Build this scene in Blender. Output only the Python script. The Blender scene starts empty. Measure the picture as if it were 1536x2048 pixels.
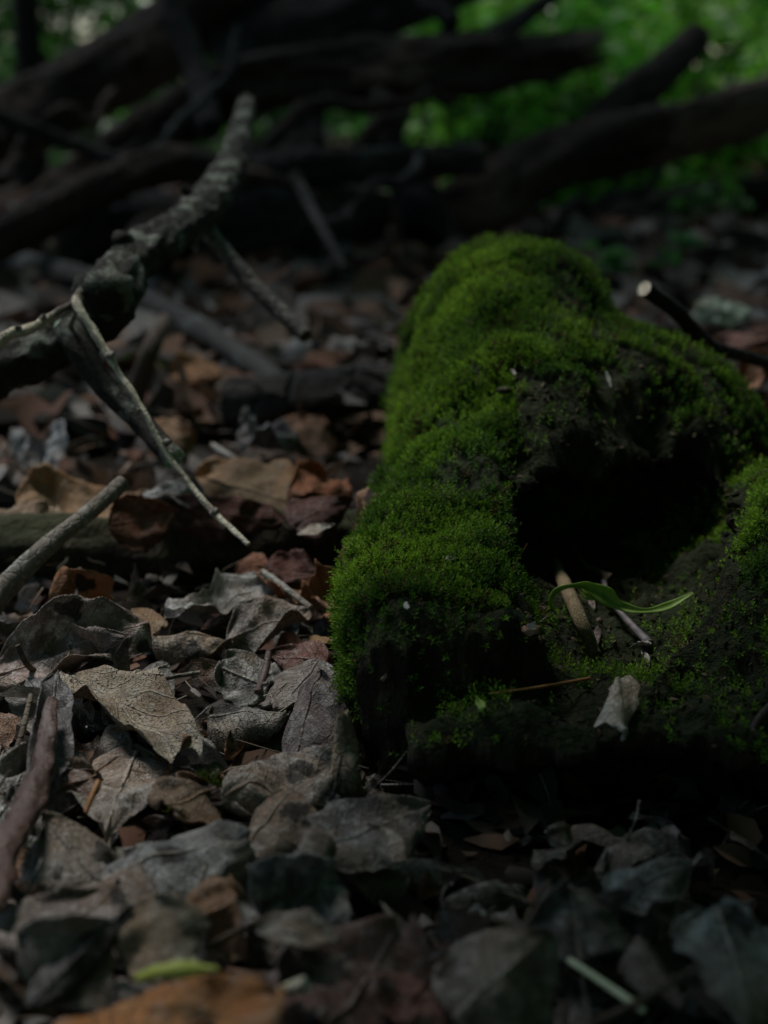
import bpy, math, random
import numpy as np
from mathutils import Vector, Matrix
from mathutils.bvhtree import BVHTree

# ------------------------------------------------------------------ camera, world, light
scn = bpy.context.scene
COL = scn.collection
R = math.radians
PITCH, CAM_H, FPX = R(15.0), 0.22, 3247.0          # focal length in photo pixels (1536 x 2048)
cam_d = bpy.data.cameras.new("camera")
cam = bpy.data.objects.new("camera", cam_d); COL.objects.link(cam)
cam.location = (0, 0, CAM_H); cam.rotation_euler = (math.pi / 2 - PITCH, 0, 0)
cam_d.sensor_fit = 'VERTICAL'; cam_d.sensor_height = 17.3
cam_d.lens = 17.3 * FPX / 2048.0
cam_d.clip_start = 0.02; cam_d.clip_end = 500
cam_d.dof.use_dof = True
cam_d.dof.focus_distance = 0.565
cam_d.dof.aperture_fstop = cam_d.lens / 6.9
cam_d.dof.aperture_blades = 7
scn.camera = cam

SUN_EL, SUN_AZ = 63.0, -42.0        # high, behind the stump and to its left
world = bpy.data.worlds.new("World"); scn.world = world; world.use_nodes = True
wn = world.node_tree; bg = wn.nodes["Background"]
sky = wn.nodes.new("ShaderNodeTexSky"); sky.sky_type = 'NISHITA'; sky.sun_disc = False
sky.sun_elevation = R(SUN_EL); sky.sun_rotation = R(SUN_AZ)
sky.air_density = 1.0; sky.dust_density = 0.6; sky.ozone_density = 1.0
wn.links.new(sky.outputs[0], bg.inputs[0]); bg.inputs[1].default_value = 0.05
sun_d = bpy.data.lights.new("sun", 'SUN'); sun_d.energy = 1.5; sun_d.angle = R(18); sun_d.color = (1, .99, .97)
sun = bpy.data.objects.new("sun", sun_d); COL.objects.link(sun)
sd = Vector((math.sin(R(SUN_AZ)) * math.cos(R(SUN_EL)), math.cos(R(SUN_AZ)) * math.cos(R(SUN_EL)), math.sin(R(SUN_EL))))
sun.rotation_euler = sd.to_track_quat('Z', 'Y').to_euler()
scn.view_settings.view_transform = 'Standard'; scn.view_settings.look = 'None'
scn.view_settings.exposure = 0.9; scn.view_settings.gamma = 1.0
scn.cycles.use_denoising = True
scn.cycles.max_bounces = 4; scn.cycles.diffuse_bounces = 2; scn.cycles.transmission_bounces = 3
scn.cycles.use_adaptive_sampling = False

# ------------------------------------------------------------------ helpers
rng = np.random.default_rng(7); random.seed(7)
FWD = np.array([0, math.cos(PITCH), -math.sin(PITCH)]); UPV = np.array([0, math.sin(PITCH), math.cos(PITCH)])
CAMP = np.array([0, 0, CAM_H])

def ray(px, py):
    return FWD + np.array([1., 0, 0]) * (px - 768) / FPX - UPV * (py - 1024) / FPX
def D(px, py, y):                       # a photo direction at world depth y
    d = ray(px, py); return CAMP + d * (y / d[1])
def G(px, py, z=0.0):                   # a photo direction on the level z
    d = ray(px, py); return CAMP + d * ((z - CAM_H) / d[2])

def hash3(i, seed):
    i = i.astype(np.int64)
    n = (i[..., 0] * 374761393 + i[..., 1] * 668265263 + i[..., 2] * 2147483647 + seed * 974634777) & 0xffffffff
    n = ((n ^ (n >> 13)) * 1274126177) & 0xffffffff
    n = (n ^ (n >> 16)) & 0xffff
    return n / 65535.0
def vnoise(p, seed=0):
    p = np.asarray(p, float); i = np.floor(p); f = p - i; f = f * f * (3 - 2 * f); r = 0
    for dx in (0, 1):
        for dy in (0, 1):
            for dz in (0, 1):
                w = (f[..., 0] if dx else 1 - f[..., 0]) * (f[..., 1] if dy else 1 - f[..., 1]) * (f[..., 2] if dz else 1 - f[..., 2])
                r = r + w * hash3(i + np.array([dx, dy, dz]), seed)
    return r * 2 - 1
def fbm(p, seed=0, oct=3):
    p = np.asarray(p, float); a, r = 1.0, 0
    for k in range(oct):
        r = r + a * vnoise(p, seed + k * 17); p = p * 2.03 + 5.1; a *= .5
    return r

def mk(name, V, F, mat=None, parent=None, uv=None, col=None, smooth=True, loc=None):
    """one mesh object; V (n,3) world positions, F (m,3|4) or list; origin at loc"""
    V = np.asarray(V, np.float32)
    if loc is not None: V = V - np.asarray(loc, np.float32)
    me = bpy.data.meshes.new(name)
    if isinstance(F, np.ndarray):
        m, k = F.shape
        me.vertices.add(len(V)); me.vertices.foreach_set("co", V.ravel())
        me.loops.add(m * k); me.loops.foreach_set("vertex_index", F.ravel().astype(np.int32))
        me.polygons.add(m); me.polygons.foreach_set("loop_start", np.arange(0, m * k, k, dtype=np.int32))
        me.update(calc_edges=True)
        lv = F.ravel()
    else:
        me.from_pydata(V.tolist(), [], [list(f) for f in F]); me.update()
        lv = np.empty(len(me.loops), np.int32); me.loops.foreach_get("vertex_index", lv)
    if uv is not None:
        ul = me.uv_layers.new(name="UVMap"); ul.data.foreach_set("uv", np.asarray(uv, np.float32)[lv].ravel())
    if col is not None:
        ca = me.color_attributes.new("Col", 'FLOAT_COLOR', 'POINT')
        c = np.ones((len(V), 4), np.float32); c[:, :3] = col; ca.data.foreach_set("color", c.ravel())
    me.polygons.foreach_set("use_smooth", np.full(len(me.polygons), smooth))
    if mat: me.materials.append(mat)
    o = bpy.data.objects.new(name, me); COL.objects.link(o)
    if loc is not None: o.location = loc
    if parent:
        o.parent = parent
        pl = np.array(parent.location)
        o.location = (np.array(loc if loc is not None else (0, 0, 0)) - pl)
    return o
def tag(o, label=None, cat=None, group=None, kind=None):
    if label: o["label"] = label
    if cat: o["category"] = cat
    if group: o["group"] = group
    if kind: o["kind"] = kind
    return o
def thing(name, loc, label, cat, group=None):
    o = bpy.data.objects.new(name, None); COL.objects.link(o); o.location = loc; o.empty_display_size = .02
    return tag(o, label, cat, group)

def spline(P, n):
    P = np.asarray(P, float)
    if len(P) == 2: t = np.linspace(0, 1, n)[:, None]; return P[0] * (1 - t) + P[1] * t
    Q = np.vstack([2 * P[0] - P[1], P, 2 * P[-1] - P[-2]]); out = []
    for t in np.linspace(0, len(P) - 1 - 1e-9, n):
        i = int(t); f = t - i; a, b, c, d = Q[i], Q[i + 1], Q[i + 2], Q[i + 3]
        out.append(.5 * (2 * b + (c - a) * f + (2 * a - 5 * b + 4 * c - d) * f * f + (3 * b - a - 3 * c + d) * f ** 3))
    return np.array(out)

def tube(P, rad, nseg=40, nr=14, rough=.12, freq=3.0, seed=0, wob=0.0, oval=1.0):
    """points along P with radii; returns V, F, uv, rings"""
    C = spline(P, nseg); rr = spline(np.array(rad, float)[:, None] if len(rad) == len(P) else np.array([[rad[0]], [rad[-1]]]), nseg)[:, 0]
    if wob:
        C = C + np.stack([fbm(np.c_[np.linspace(0, 4, nseg), np.full(nseg, 9.1 * k), np.zeros(nseg)], seed + 50 + k) for k in range(3)], 1) * wob
    T = np.gradient(C, axis=0); T /= np.linalg.norm(T, axis=1)[:, None]
    ref = np.array([0, 0, 1.]) if abs(T[:, 2]).mean() < .9 else np.array([1., 0, 0])
    A = np.cross(T, ref); A /= np.linalg.norm(A, axis=1)[:, None]; B = np.cross(A, T)
    th = np.linspace(0, 2 * np.pi, nr, endpoint=False)
    L = np.r_[0, np.cumsum(np.linalg.norm(np.diff(C, axis=0), axis=1))]
    rm = max(rr.mean(), 1e-5)
    ang = np.stack([np.cos(th), np.sin(th)], 1)
    q = np.zeros((nseg, nr, 3)); q[..., :2] = ang[None] * freq * .5; q[..., 2] = (L / rm * .35 * freq / 3)[:, None]
    k = 1 + rough * fbm(q, seed, 3)
    k = k * rr[:, None]
    V = C[:, None] + (A[:, None] * ang[None, :, 0, None] + B[:, None] * ang[None, :, 1, None] * oval) * k[..., None]
    idx = np.arange(nseg * nr).reshape(nseg, nr)
    a, b = idx[:-1], idx[1:]
    F = np.stack([a, np.roll(a, -1, 1), np.roll(b, -1, 1), b], -1).reshape(-1, 4)
    uv = np.stack([np.broadcast_to(th / (2 * np.pi), (nseg, nr)), np.broadcast_to(L[:, None] * 10, (nseg, nr))], -1).reshape(-1, 2)
    return V.reshape(-1, 3), F, uv, (V[0], V[-1], C, T)

def cap(ring, centre, T, depth=.0, jag=0.0, seed=0):
    """a disc with an inner ring, optional ragged splinters, to close a tube end"""
    n = len(ring); c = ring.mean(0)
    r1 = ring.copy(); r2 = c + (ring - c) * .86 + T * depth * .3; r3 = c + (ring - c) * .45 + T * depth
    if jag:
        g = np.random.default_rng(seed)
        r2 = r2 + T * (g.random(n)[:, None] * jag); r3 = r3 + T * ((g.random(n)[:, None] - .3) * jag)
    V = np.vstack([r1, r2, r3, c[None] + T * depth])
    F = []
    for i in range(n):
        j = (i + 1) % n
        F += [(i, j, n + j, n + i), (n + i, n + j, 2 * n + j, 2 * n + i), (2 * n + i, 2 * n + j, 3 * n)]
    uv = np.zeros((len(V), 2)); return V, F, uv

def join(parts):
    Vs, Fs, Us, o = [], [], [], 0
    for V, F, U in parts:
        Vs.append(V); Us.append(U)
        Fs += [tuple(int(i) + o for i in f) for f in F]; o += len(V)
    return np.vstack(Vs), Fs, np.vstack(Us)

# ------------------------------------------------------------------ materials
def newmat(name):
    m = bpy.data.materials.new(name); m.use_nodes = True
    nt = m.node_tree; return m, nt, nt.nodes["Principled BSDF"]
class NB:
    def __init__(s, nt): s.nt = nt
    def n(s, t, **kw):
        x = s.nt.nodes.new("ShaderNode" + t)
        for k, v in kw.items():
            if k.startswith("i_"): x.inputs[k[2:].replace("_", " ")].default_value = v
            else: setattr(x, k, v)
        return x
    def l(s, a, b): s.nt.links.new(a, b)
    def math(s, op, a, b=None, c=None):
        x = s.n("Math", operation=op)
        for i, v in enumerate((a, b, c)):
            if v is None: continue
            if isinstance(v, (int, float)): x.inputs[i].default_value = v
            else: s.l(v, x.inputs[i])
        return x.outputs[0]
    def mix(s, f, a, b, mode='MIX'):
        x = s.n("Mix", data_type='RGBA', blend_type=mode)
        for k, v in ((0, f), (6, a), (7, b)):
            if isinstance(v, (int, float)): x.inputs[k].default_value = v
            elif isinstance(v, tuple): x.inputs[k].default_value = (*v, 1) if len(v) == 3 else v
            else: s.l(v, x.inputs[k])
        return x.outputs[2]
    def ramp(s, f, p0, p1):
        x = s.n("MapRange", i_From_Min=p0, i_From_Max=p1); s.l(f, x.inputs[0]); return x.outputs[0]
    def noise(s, vec, scale, detail=3, rough=.6, dist=0.0):
        x = s.n("TexNoise", i_Scale=scale, i_Detail=detail, i_Roughness=rough, i_Distortion=dist)
        if vec is not None: s.l(vec, x.inputs["Vector"])
        return x
    def bump(s, h, dist, strength=1.0, nrm=None):
        x = s.n("Bump", i_Strength=strength, i_Distance=dist); s.l(h, x.inputs["Height"])
        if nrm: s.l(nrm, x.inputs["Normal"])
        return x.outputs[0]

def leaf_material(name, spots=.5, pale=.45, vein=.5, rough=.7, transl=.12, darkcol=(.02, .017, .015), spotscale=70, blot=.85):
    """dead leaf: colour from the object, blotches, specks, veins and a pale bloom"""
    m, nt, p = newmat(name); b = NB(nt)
    uv = b.n("UVMap"); sep = b.n("SeparateXYZ"); b.l(uv.outputs[0], sep.inputs[0]); u, v = sep.outputs[0], sep.outputs[1]
    oi = b.n("ObjectInfo"); tc = b.n("TexCoord")
    add = b.n("VectorMath", operation='ADD'); cmb = b.n("CombineXYZ")
    b.l(b.math('MULTIPLY', oi.outputs["Random"], 37.0), cmb.inputs[0]); b.l(b.math('MULTIPLY', oi.outputs["Random"], 91.0), cmb.inputs[1])
    b.l(tc.outputs["Object"], add.inputs[0]); b.l(cmb.outputs[0], add.inputs[1]); P = add.outputs[0]
    av = b.math('ABSOLUTE', v)
    base = oi.outputs["Color"]
    n1 = b.noise(P, 55, 4, .65).outputs[0]; n2 = b.noise(P, 190, 4, .7).outputs[0]; n3 = b.noise(P, 900, 2, .6).outputs[0]
    dk = b.mix(1.0, base, (.3, .27, .26), 'MULTIPLY')
    c = b.mix(b.math('MULTIPLY', b.ramp(n1, .57, .43), blot), base, dk)
    lt = b.mix(.6, base, (.72, .70, .66))
    c = b.mix(b.math('MULTIPLY', b.ramp(n2, .5, .62), pale), c, lt)
    warm = b.mix(1.0, base, (1.05, .72, .48), 'MULTIPLY')
    c = b.mix(b.math('MULTIPLY', b.ramp(b.noise(P, 28, 3, .6).outputs[0], .44, .6), .42), c, warm)
    # veins
    side = b.math('SUBTRACT', b.math('MULTIPLY', u, 9.0), b.math('MULTIPLY', av, 2.6))
    nz = b.math('MULTIPLY', b.math('SUBTRACT', b.noise(P, 60, 2).outputs[0], .5), .55)
    fr = b.math('ABSOLUTE', b.math('SUBTRACT', b.math('FRACT', b.math('ADD', side, nz)), .5))
    sv = b.ramp(fr, .07, .015); mv = b.ramp(av, .05, .012)
    net = b.n("TexVoronoi", feature='DISTANCE_TO_EDGE', i_Scale=420.0); b.l(P, net.inputs["Vector"])
    nv = b.math('MULTIPLY', b.ramp(net.outputs["Distance"], .09, .02), .35)
    ve = b.math('MAXIMUM', b.math('MAXIMUM', sv, mv), nv)
    c = b.mix(b.math('MULTIPLY', ve, vein), c, b.mix(.6, base, (.62, .57, .48)))
    # specks and blotches
    vo = b.n("TexVoronoi", i_Scale=float(spotscale), i_Randomness=1.0)
    dv = b.n("VectorMath", operation='ADD'); nn = b.n("VectorMath", operation='SCALE'); nn.inputs[3].default_value = .012
    b.l(b.noise(P, 130, 3).outputs[1], nn.inputs[0]); b.l(P, dv.inputs[0]); b.l(nn.outputs[0], dv.inputs[1]); b.l(dv.outputs[0], vo.inputs["Vector"])
    sc = b.n("SeparateColor"); b.l(vo.outputs["Color"], sc.inputs[0])
    big = b.math('MULTIPLY', b.ramp(vo.outputs["Distance"], .36, .3), b.ramp(sc.outputs[0], 1 - spots * .45, 1.001 - spots * .45))
    c = b.mix(b.math('MULTIPLY', big, .85), c, darkcol)
    fine = b.math('MULTIPLY', b.ramp(n3, .57, .64), b.ramp(n1, .4, .55))
    c = b.mix(b.math('MULTIPLY', fine, spots), c, darkcol)
    b.l(c, p.inputs["Base Color"])
    p.inputs["Roughness"].default_value = rough
    p.inputs["Specular IOR Level"].default_value = .35
    h = b.math('ADD', b.math('MULTIPLY', ve, .6), b.math('ADD', b.math('MULTIPLY', n2, .9), b.math('MULTIPLY', n3, .3)))
    nb = b.bump(h, .0016, 1.0); b.l(nb, p.inputs["Normal"])
    tr = b.n("BsdfTranslucent"); b.l(c, tr.inputs[0]); b.l(nb, tr.inputs["Normal"])
    mx = b.n("MixShader"); mx.inputs[0].default_value = transl
    b.l(p.outputs[0], mx.inputs[1]); b.l(tr.outputs[0], mx.inputs[2])
    b.l(mx.outputs[0], nt.nodes["Material Output"].inputs[0])
    return m
M = {}
M['leaf'] = leaf_material('dry_leaf', .5)
M['leaf_spot'] = leaf_material('spotted_leaf', 1.0, .5, .45, spotscale=45)
M['leaf_pale'] = leaf_material('bleached_leaf', .35, .8, .6)
M['leaf_clean'] = leaf_material('tan_leaf', .12, .3, .35, transl=.32, blot=.45)
M['leaf_dark'] = leaf_material('wet_dark_leaf', .6, .25, .3, rough=.5)

def bark_material(name, c1, c2, lichen=(.33, .37, .3), lich=.3, scale=1.0, rough=.85, bump=.004, crack=.6, moss=0.0, gloss=.25):
    m, nt, p = newmat(name); b = NB(nt)
    tc = b.n("TexCoord"); P = tc.outputs["Object"]
    uv = b.n("UVMap"); mp = b.n("Mapping"); mp.inputs["Scale"].default_value = (6, 1.2, 1); b.l(uv.outputs[0], mp.inputs[0])
    # uv ridge noise would show a seam, so use a wrapped object noise for the ridges
    n1 = b.noise(P, 60 * scale, 5, .68).outputs[0]; n2 = b.noise(P, 300 * scale, 4, .7).outputs[0]
    lo = b.noise(P, 14 * scale, 3, .55).outputs[0]
    vo = b.n("TexVoronoi", feature='DISTANCE_TO_EDGE', i_Scale=110.0 * scale); b.l(P, vo.inputs["Vector"])
    ck = b.math('MULTIPLY', b.ramp(vo.outputs["Distance"], .12, .01), b.math('MULTIPLY', b.ramp(n1, .4, .6), crack))
    c = b.mix(b.ramp(n1, .35, .65), c1, c2)
    c = b.mix(b.math('MULTIPLY', b.ramp(n2, .5, .7), .5), c, tuple(min(1, x * 1.7 + .02) for x in c2))
    c = b.mix(ck, c, tuple(x * .25 for x in c1))
    lm = b.math('MULTIPLY', b.ramp(b.math('ADD', lo, b.math('MULTIPLY', n2, .25)), .66, .72), lich)
    c = b.mix(lm, c, lichen)
    if moss:
        g = b.n("NewGeometry"); sx = b.n("SeparateXYZ"); b.l(g.outputs["Normal"], sx.inputs[0])
        mm = b.math('MULTIPLY', b.ramp(b.math('ADD', sx.outputs[2], b.math('MULTIPLY', n1, .8)), .7, 1.2), moss)
        c = b.mix(mm, c, (.03, .055, .012))
    b.l(c, p.inputs["Base Color"]); p.inputs["Roughness"].default_value = rough; p.inputs["Specular IOR Level"].default_value = gloss
    h = b.math('ADD', b.math('ADD', n1, b.math('MULTIPLY', n2, .35)), b.math('SUBTRACT', b.math('MULTIPLY', lm, .35), ck))
    b.l(b.bump(h, bump, .9), p.inputs["Normal"]); return m
M['bark_lichen'] = bark_material('lichen_bark', (.016, .015, .011), (.062, .058, .042), (.24, .26, .21), .75, 4.2, bump=.0028, crack=.8)
M['bark_grey'] = bark_material('grey_bark', (.045, .041, .036), (.12, .11, .098), (.32, .36, .32), .4, 1.0)
M['bark_dark2'] = bark_material('dull_grey_bark', (.03, .028, .025), (.075, .07, .064), (.2, .22, .2), .3, 1.0)
M['bark_dark'] = bark_material('dark_bark', (.007, .006, .0055), (.026, .021, .018), (.09, .085, .08), .5, .35, bump=.012)
M['bark_brown'] = bark_material('brown_bark', (.010, .007, .006), (.06, .036, .026), (.17, .105, .085), .8, .35, bump=.012)
M['log_rot'] = bark_material('rotten_wood', (.02, .014, .009), (.06, .043, .027), (.16, .13, .08), .3, .9, bump=.006, moss=.4, crack=.12)
M['twig_pale'] = bark_material('pale_twig_bark', (.38, .33, .23), (.66, .6, .46), (.06, .05, .045), .9, 3.0, bump=.0012, crack=.5)
M['twig_grey'] = bark_material('grey_twig_bark', (.13, .11, .09), (.26, .23, .19), (.4, .4, .36), .5, 2.0, bump=.0015)
M['twig_brown'] = bark_material('brown_twig_bark', (.05, .035, .025), (.12, .09, .065), (.25, .22, .17), .3, 2.0, bump=.0015)
M['twig_speck'] = bark_material('speckled_twig_bark', (.13, .09, .05), (.36, .28, .16), (.2, .15, .08), .5, 6.0, bump=.001)
M['red_brown'] = bark_material('red_brown_skin', (.034, .015, .010), (.085, .038, .025), (.2, .14, .11), .2, 2.2, rough=.55, bump=.0012, crack=.2, gloss=.5)
M['cut_wood'] = bark_material('cut_wood', (.62, .48, .3), (.86, .78, .64), (.2, .12, .06), .3, 4.0, bump=.0008)
M['broken_wood'] = bark_material('broken_wood', (.07, .05, .035), (.17, .125, .09), (.25, .2, .14), .3, 1.0, bump=.004)
M['splinter'] = bark_material('weathered_wood', (.14, .1, .065), (.34, .27, .19), (.05, .035, .025), .6, 2.2, bump=.002)

def plain(name, c1, c2, scale=120, rough=.7, bump=.0006, transl=0.0, spec=.3):
    m, nt, p = newmat(name); b = NB(nt); tc = b.n("TexCoord"); P = tc.outputs["Object"]
    n = b.noise(P, scale, 4, .65).outputs[0]
    c = b.mix(b.ramp(n, .35, .65), c1, c2); b.l(c, p.inputs["Base Color"])
    p.inputs["Roughness"].default_value = rough; p.inputs["Specular IOR Level"].default_value = spec
    b.l(b.bump(n, bump, .8), p.inputs["Normal"])
    if transl:
        tr = b.n("BsdfTranslucent"); b.l(c, tr.inputs[0]); mx = b.n("MixShader"); mx.inputs[0].default_value = transl
        b.l(p.outputs[0], mx.inputs[1]); b.l(tr.outputs[0], mx.inputs[2]); b.l(mx.outputs[0], nt.nodes["Material Output"].inputs[0])
    return m
M['green_blade'] = plain('fresh_green_leaf', (.25, .42, .06), (.42, .56, .16), 150, .45, .0004, .35, .5)
M['green_stem'] = plain('pale_green_straw', (.46, .5, .3), (.66, .68, .48), 200, .5)
M['yellow_petal'] = plain('yellow_green_petal', (.45, .5, .04), (.68, .74, .22), 90, .45, .0004, .3, .4)
M['soft_pink'] = plain('pinkish_bud', (.2, .1, .07), (.5, .33, .26), 260, .8)
M['white_scrap'] = plain('whitish_scrap', (.32, .29, .25), (.68, .65, .6), 160, .9, .001)
M['purple_stalk'] = plain('purplish_grey_stalk', (.1, .085, .09), (.24, .2, .2), 200, .5)
M['orange_needle'] = plain('orange_needle', (.26, .1, .03), (.42, .2, .07), 200, .5)
M['pale_lichen'] = plain('pale_lichen', (.2, .32, .22), (.4, .52, .38), 90, .9, .002)

def vcol_mat(name, rough=.6, transl=.2, spec=.3, gain=1.0):
    m, nt, p = newmat(name); b = NB(nt)
    a = b.n("VertexColor", layer_name="Col")
    c = a.outputs[0]
    if gain != 1.0: c = b.mix(1.0, c, (gain,) * 3, 'MULTIPLY')
    b.l(c, p.inputs["Base Color"]); p.inputs["Roughness"].default_value = rough; p.inputs["Specular IOR Level"].default_value = spec
    tr = b.n("BsdfTranslucent"); b.l(c, tr.inputs[0]); mx = b.n("MixShader"); mx.inputs[0].default_value = transl
    b.l(p.outputs[0], mx.inputs[1]); b.l(tr.outputs[0], mx.inputs[2]); b.l(mx.outputs[0], nt.nodes["Material Output"].inputs[0])
    return m
M['moss'] = vcol_mat('moss', .6, .35, .2)
M['litter'] = vcol_mat('leaf_litter', .8, .1, .2)
M['foliage'] = vcol_mat('shrub_foliage', .45, .5, .4)

def soil_material():
    m, nt, p = newmat('forest_soil'); b = NB(nt); tc = b.n("TexCoord"); P = tc.outputs["Object"]
    n1 = b.noise(P, 40, 6, .7).outputs[0]; n2 = b.noise(P, 5, 4, .6).outputs[0]
    c = b.mix(b.ramp(n1, .35, .7), (.006, .005, .004), (.028, .021, .016))
    c = b.mix(b.ramp(n2, .5, .7), c, (.035, .027, .02)); b.l(c, p.inputs["Base Color"])
    p.inputs["Roughness"].default_value = .95; p.inputs["Specular IOR Level"].default_value = .1
    b.l(b.bump(n1, .01, 1), p.inputs["Normal"]); return m
def stump_material():
    m, nt, p = newmat('rotting_stump_wood'); b = NB(nt); tc = b.n("TexCoord"); P = tc.outputs["Object"]
    n1 = b.noise(P, 70, 6, .7).outputs[0]; n2 = b.noise(P, 330, 4, .7).outputs[0]
    mp = b.n("Mapping"); mp.inputs["Scale"].default_value = (1, 1, .18); b.l(P, mp.inputs[0])
    fib = b.noise(mp.outputs[0], 260, 4, .6).outputs[0]
    c = b.mix(b.ramp(n1, .35, .65), (.012, .01, .007), (.045, .034, .02))
    c = b.mix(b.math('MULTIPLY', b.ramp(fib, .5, .72), .6), c, (.15, .115, .07))
    g = b.n("NewGeometry"); sx = b.n("SeparateXYZ"); b.l(g.outputs["Normal"], sx.inputs[0])
    mm = b.ramp(b.math('ADD', sx.outputs[2], b.math('MULTIPLY', n1, .9)), .55, 1.0)
    c = b.mix(b.math('MULTIPLY', mm, .75), c, (.018, .03, .008)); b.l(c, p.inputs["Base Color"])
    p.inputs["Roughness"].default_value = .9; p.inputs["Specular IOR Level"].default_value = .2
    h = b.math('ADD', b.math('ADD', n1, b.math('MULTIPLY', n2, .4)), b.math('MULTIPLY', fib, .5))
    b.l(b.bump(h, .009, 1), p.inputs["Normal"]); return m
M['soil'] = soil_material(); M['stump'] = stump_material()

# ------------------------------------------------------------------ ground
def gh(x, y):
    x = np.asarray(x, float); y = np.asarray(y, float)
    p = np.stack([x * 9, y * 9, np.zeros_like(x)], -1); q = np.stack([x * 1.1, y * 1.1, np.zeros_like(x)], -1)
    far = np.clip((y - 1.2) / 3, 0, 1)
    far = far + np.clip((np.hypot(x, y) - 12) / 30, 0, 4)
    return .006 * fbm(p, 3, 3) + far * .05 * fbm(q, 8, 2) - .006
s = np.linspace(-1, 1, 221); gx = np.sign(s) * (np.exp(np.abs(s) * 6.2) - 1) / (math.exp(6.2) - 1) * 220
t_ = np.linspace(-1, 1, 261); gy = .7 + np.sign(t_) * (np.exp(np.abs(t_) * 6.2) - 1) / (math.exp(6.2) - 1) * 220
XX, YY = np.meshgrid(gx, gy, indexing='ij'); ZZ = gh(XX, YY)
idx = np.arange(XX.size).reshape(XX.shape)
GV = np.stack([XX, YY, ZZ], -1).reshape(-1, 3)
GF = np.stack([idx[:-1, :-1], idx[1:, :-1], idx[1:, 1:], idx[:-1, 1:]], -1).reshape(-1, 4)
tag(mk('ground', GV, GF, M['soil']), kind='structure')

# ------------------------------------------------------------------ mossy stump (signed distance, surface nets)
def smin(a, b, k): h = np.clip(.5 + .5 * (b - a) / k, 0, 1); return b * (1 - h) + a * h - k * h * (1 - h)
def smax(a, b, k): return -smin(-a, -b, k)
def ell(p, c, r):
    q = (p - np.array(c)) / np.array(r); k0 = np.linalg.norm(q, axis=-1); k1 = np.linalg.norm(q / np.array(r), axis=-1)
    return k0 * (k0 - 1) / np.maximum(k1, 1e-9)
def cone(p, a, b, ra, rb):
    a, b = np.array(a), np.array(b); h = np.clip(((p - a) @ (b - a)) / ((b - a) @ (b - a)), 0, 1)
    return np.linalg.norm(p - a - h[..., None] * (b - a), axis=-1) - (ra + (rb - ra) * h)
def rbox(p, c, hs, r):
    q = np.abs(p - np.array(c)) - (np.array(hs) - r)
    return np.linalg.norm(np.maximum(q, 0), axis=-1) + np.minimum(q.max(-1), 0) - r
def stump_sdf(p, detail=True):
    d = ell(p, (.066, .83, .03), (.059, .17, .104))                      # upper mound
    d = smin(d, ell(p, (.060, .705, .03), (.047, .075, .074)), .02)      # its front shoulder
    d = smin(d, ell(p, (.102, .745, .015), (.084, .075, .094)), .02)     # right-hand shoulder
    d = smin(d, rbox(p, (.022, .565, .0), (.030, .075, .053), .016), .012)   # root running forward
    d = smin(d, cone(p, (.022, .56, .015), (.034, .67, .045), .029, .033), .014)
    d = smin(d, rbox(p, (.11, .60, -.008), (.10, .155, .038), .02), .006)  # rotted floor
    d = smin(d, ell(p, (.182, .56, .012), (.062, .17, .062)), .025)      # mossy bank
    if detail:
        d = d + fbm(p * 24, 2, 3) * .0068 + fbm(p * 75, 5, 2) * .0030
    w = 0.0
    if detail: w = fbm(p * np.array([46, 46, 30]), 61, 3) * .010
    h = ell(p, (.094, .66, .040), (.052, .075, .024))                    # hollow
    h = np.minimum(h, ell(p, (.070, .62, .044), (.026, .085, .022)))
    h = np.minimum(h, ell(p, (.125, .655, .043), (.030, .060, .018)))
    h = np.minimum(h, ell(p, (.090, .552, .056), (.041, .10, .041)))
    d = smax(d, -(h + w), .004)
    und = ell(p, (.085, .415, -.012), (.115, .088, .038))                # undercut below the front lip
    d = smax(d, -(und + w * .5), .008)
    if detail:
        low = 1 - np.clip((p[..., 2] - .06) / .03, 0, 1)
        right = np.clip((p[..., 0] - .09) / .03, 0, 1) * np.clip((.73 - p[..., 1]) / .03, 0, 1)
        d = d + (np.abs(fbm(p * np.array([60, 60, 34]), 11, 3)) - .3) * .0100 * np.maximum(low * .8, right)
    return d
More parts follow.
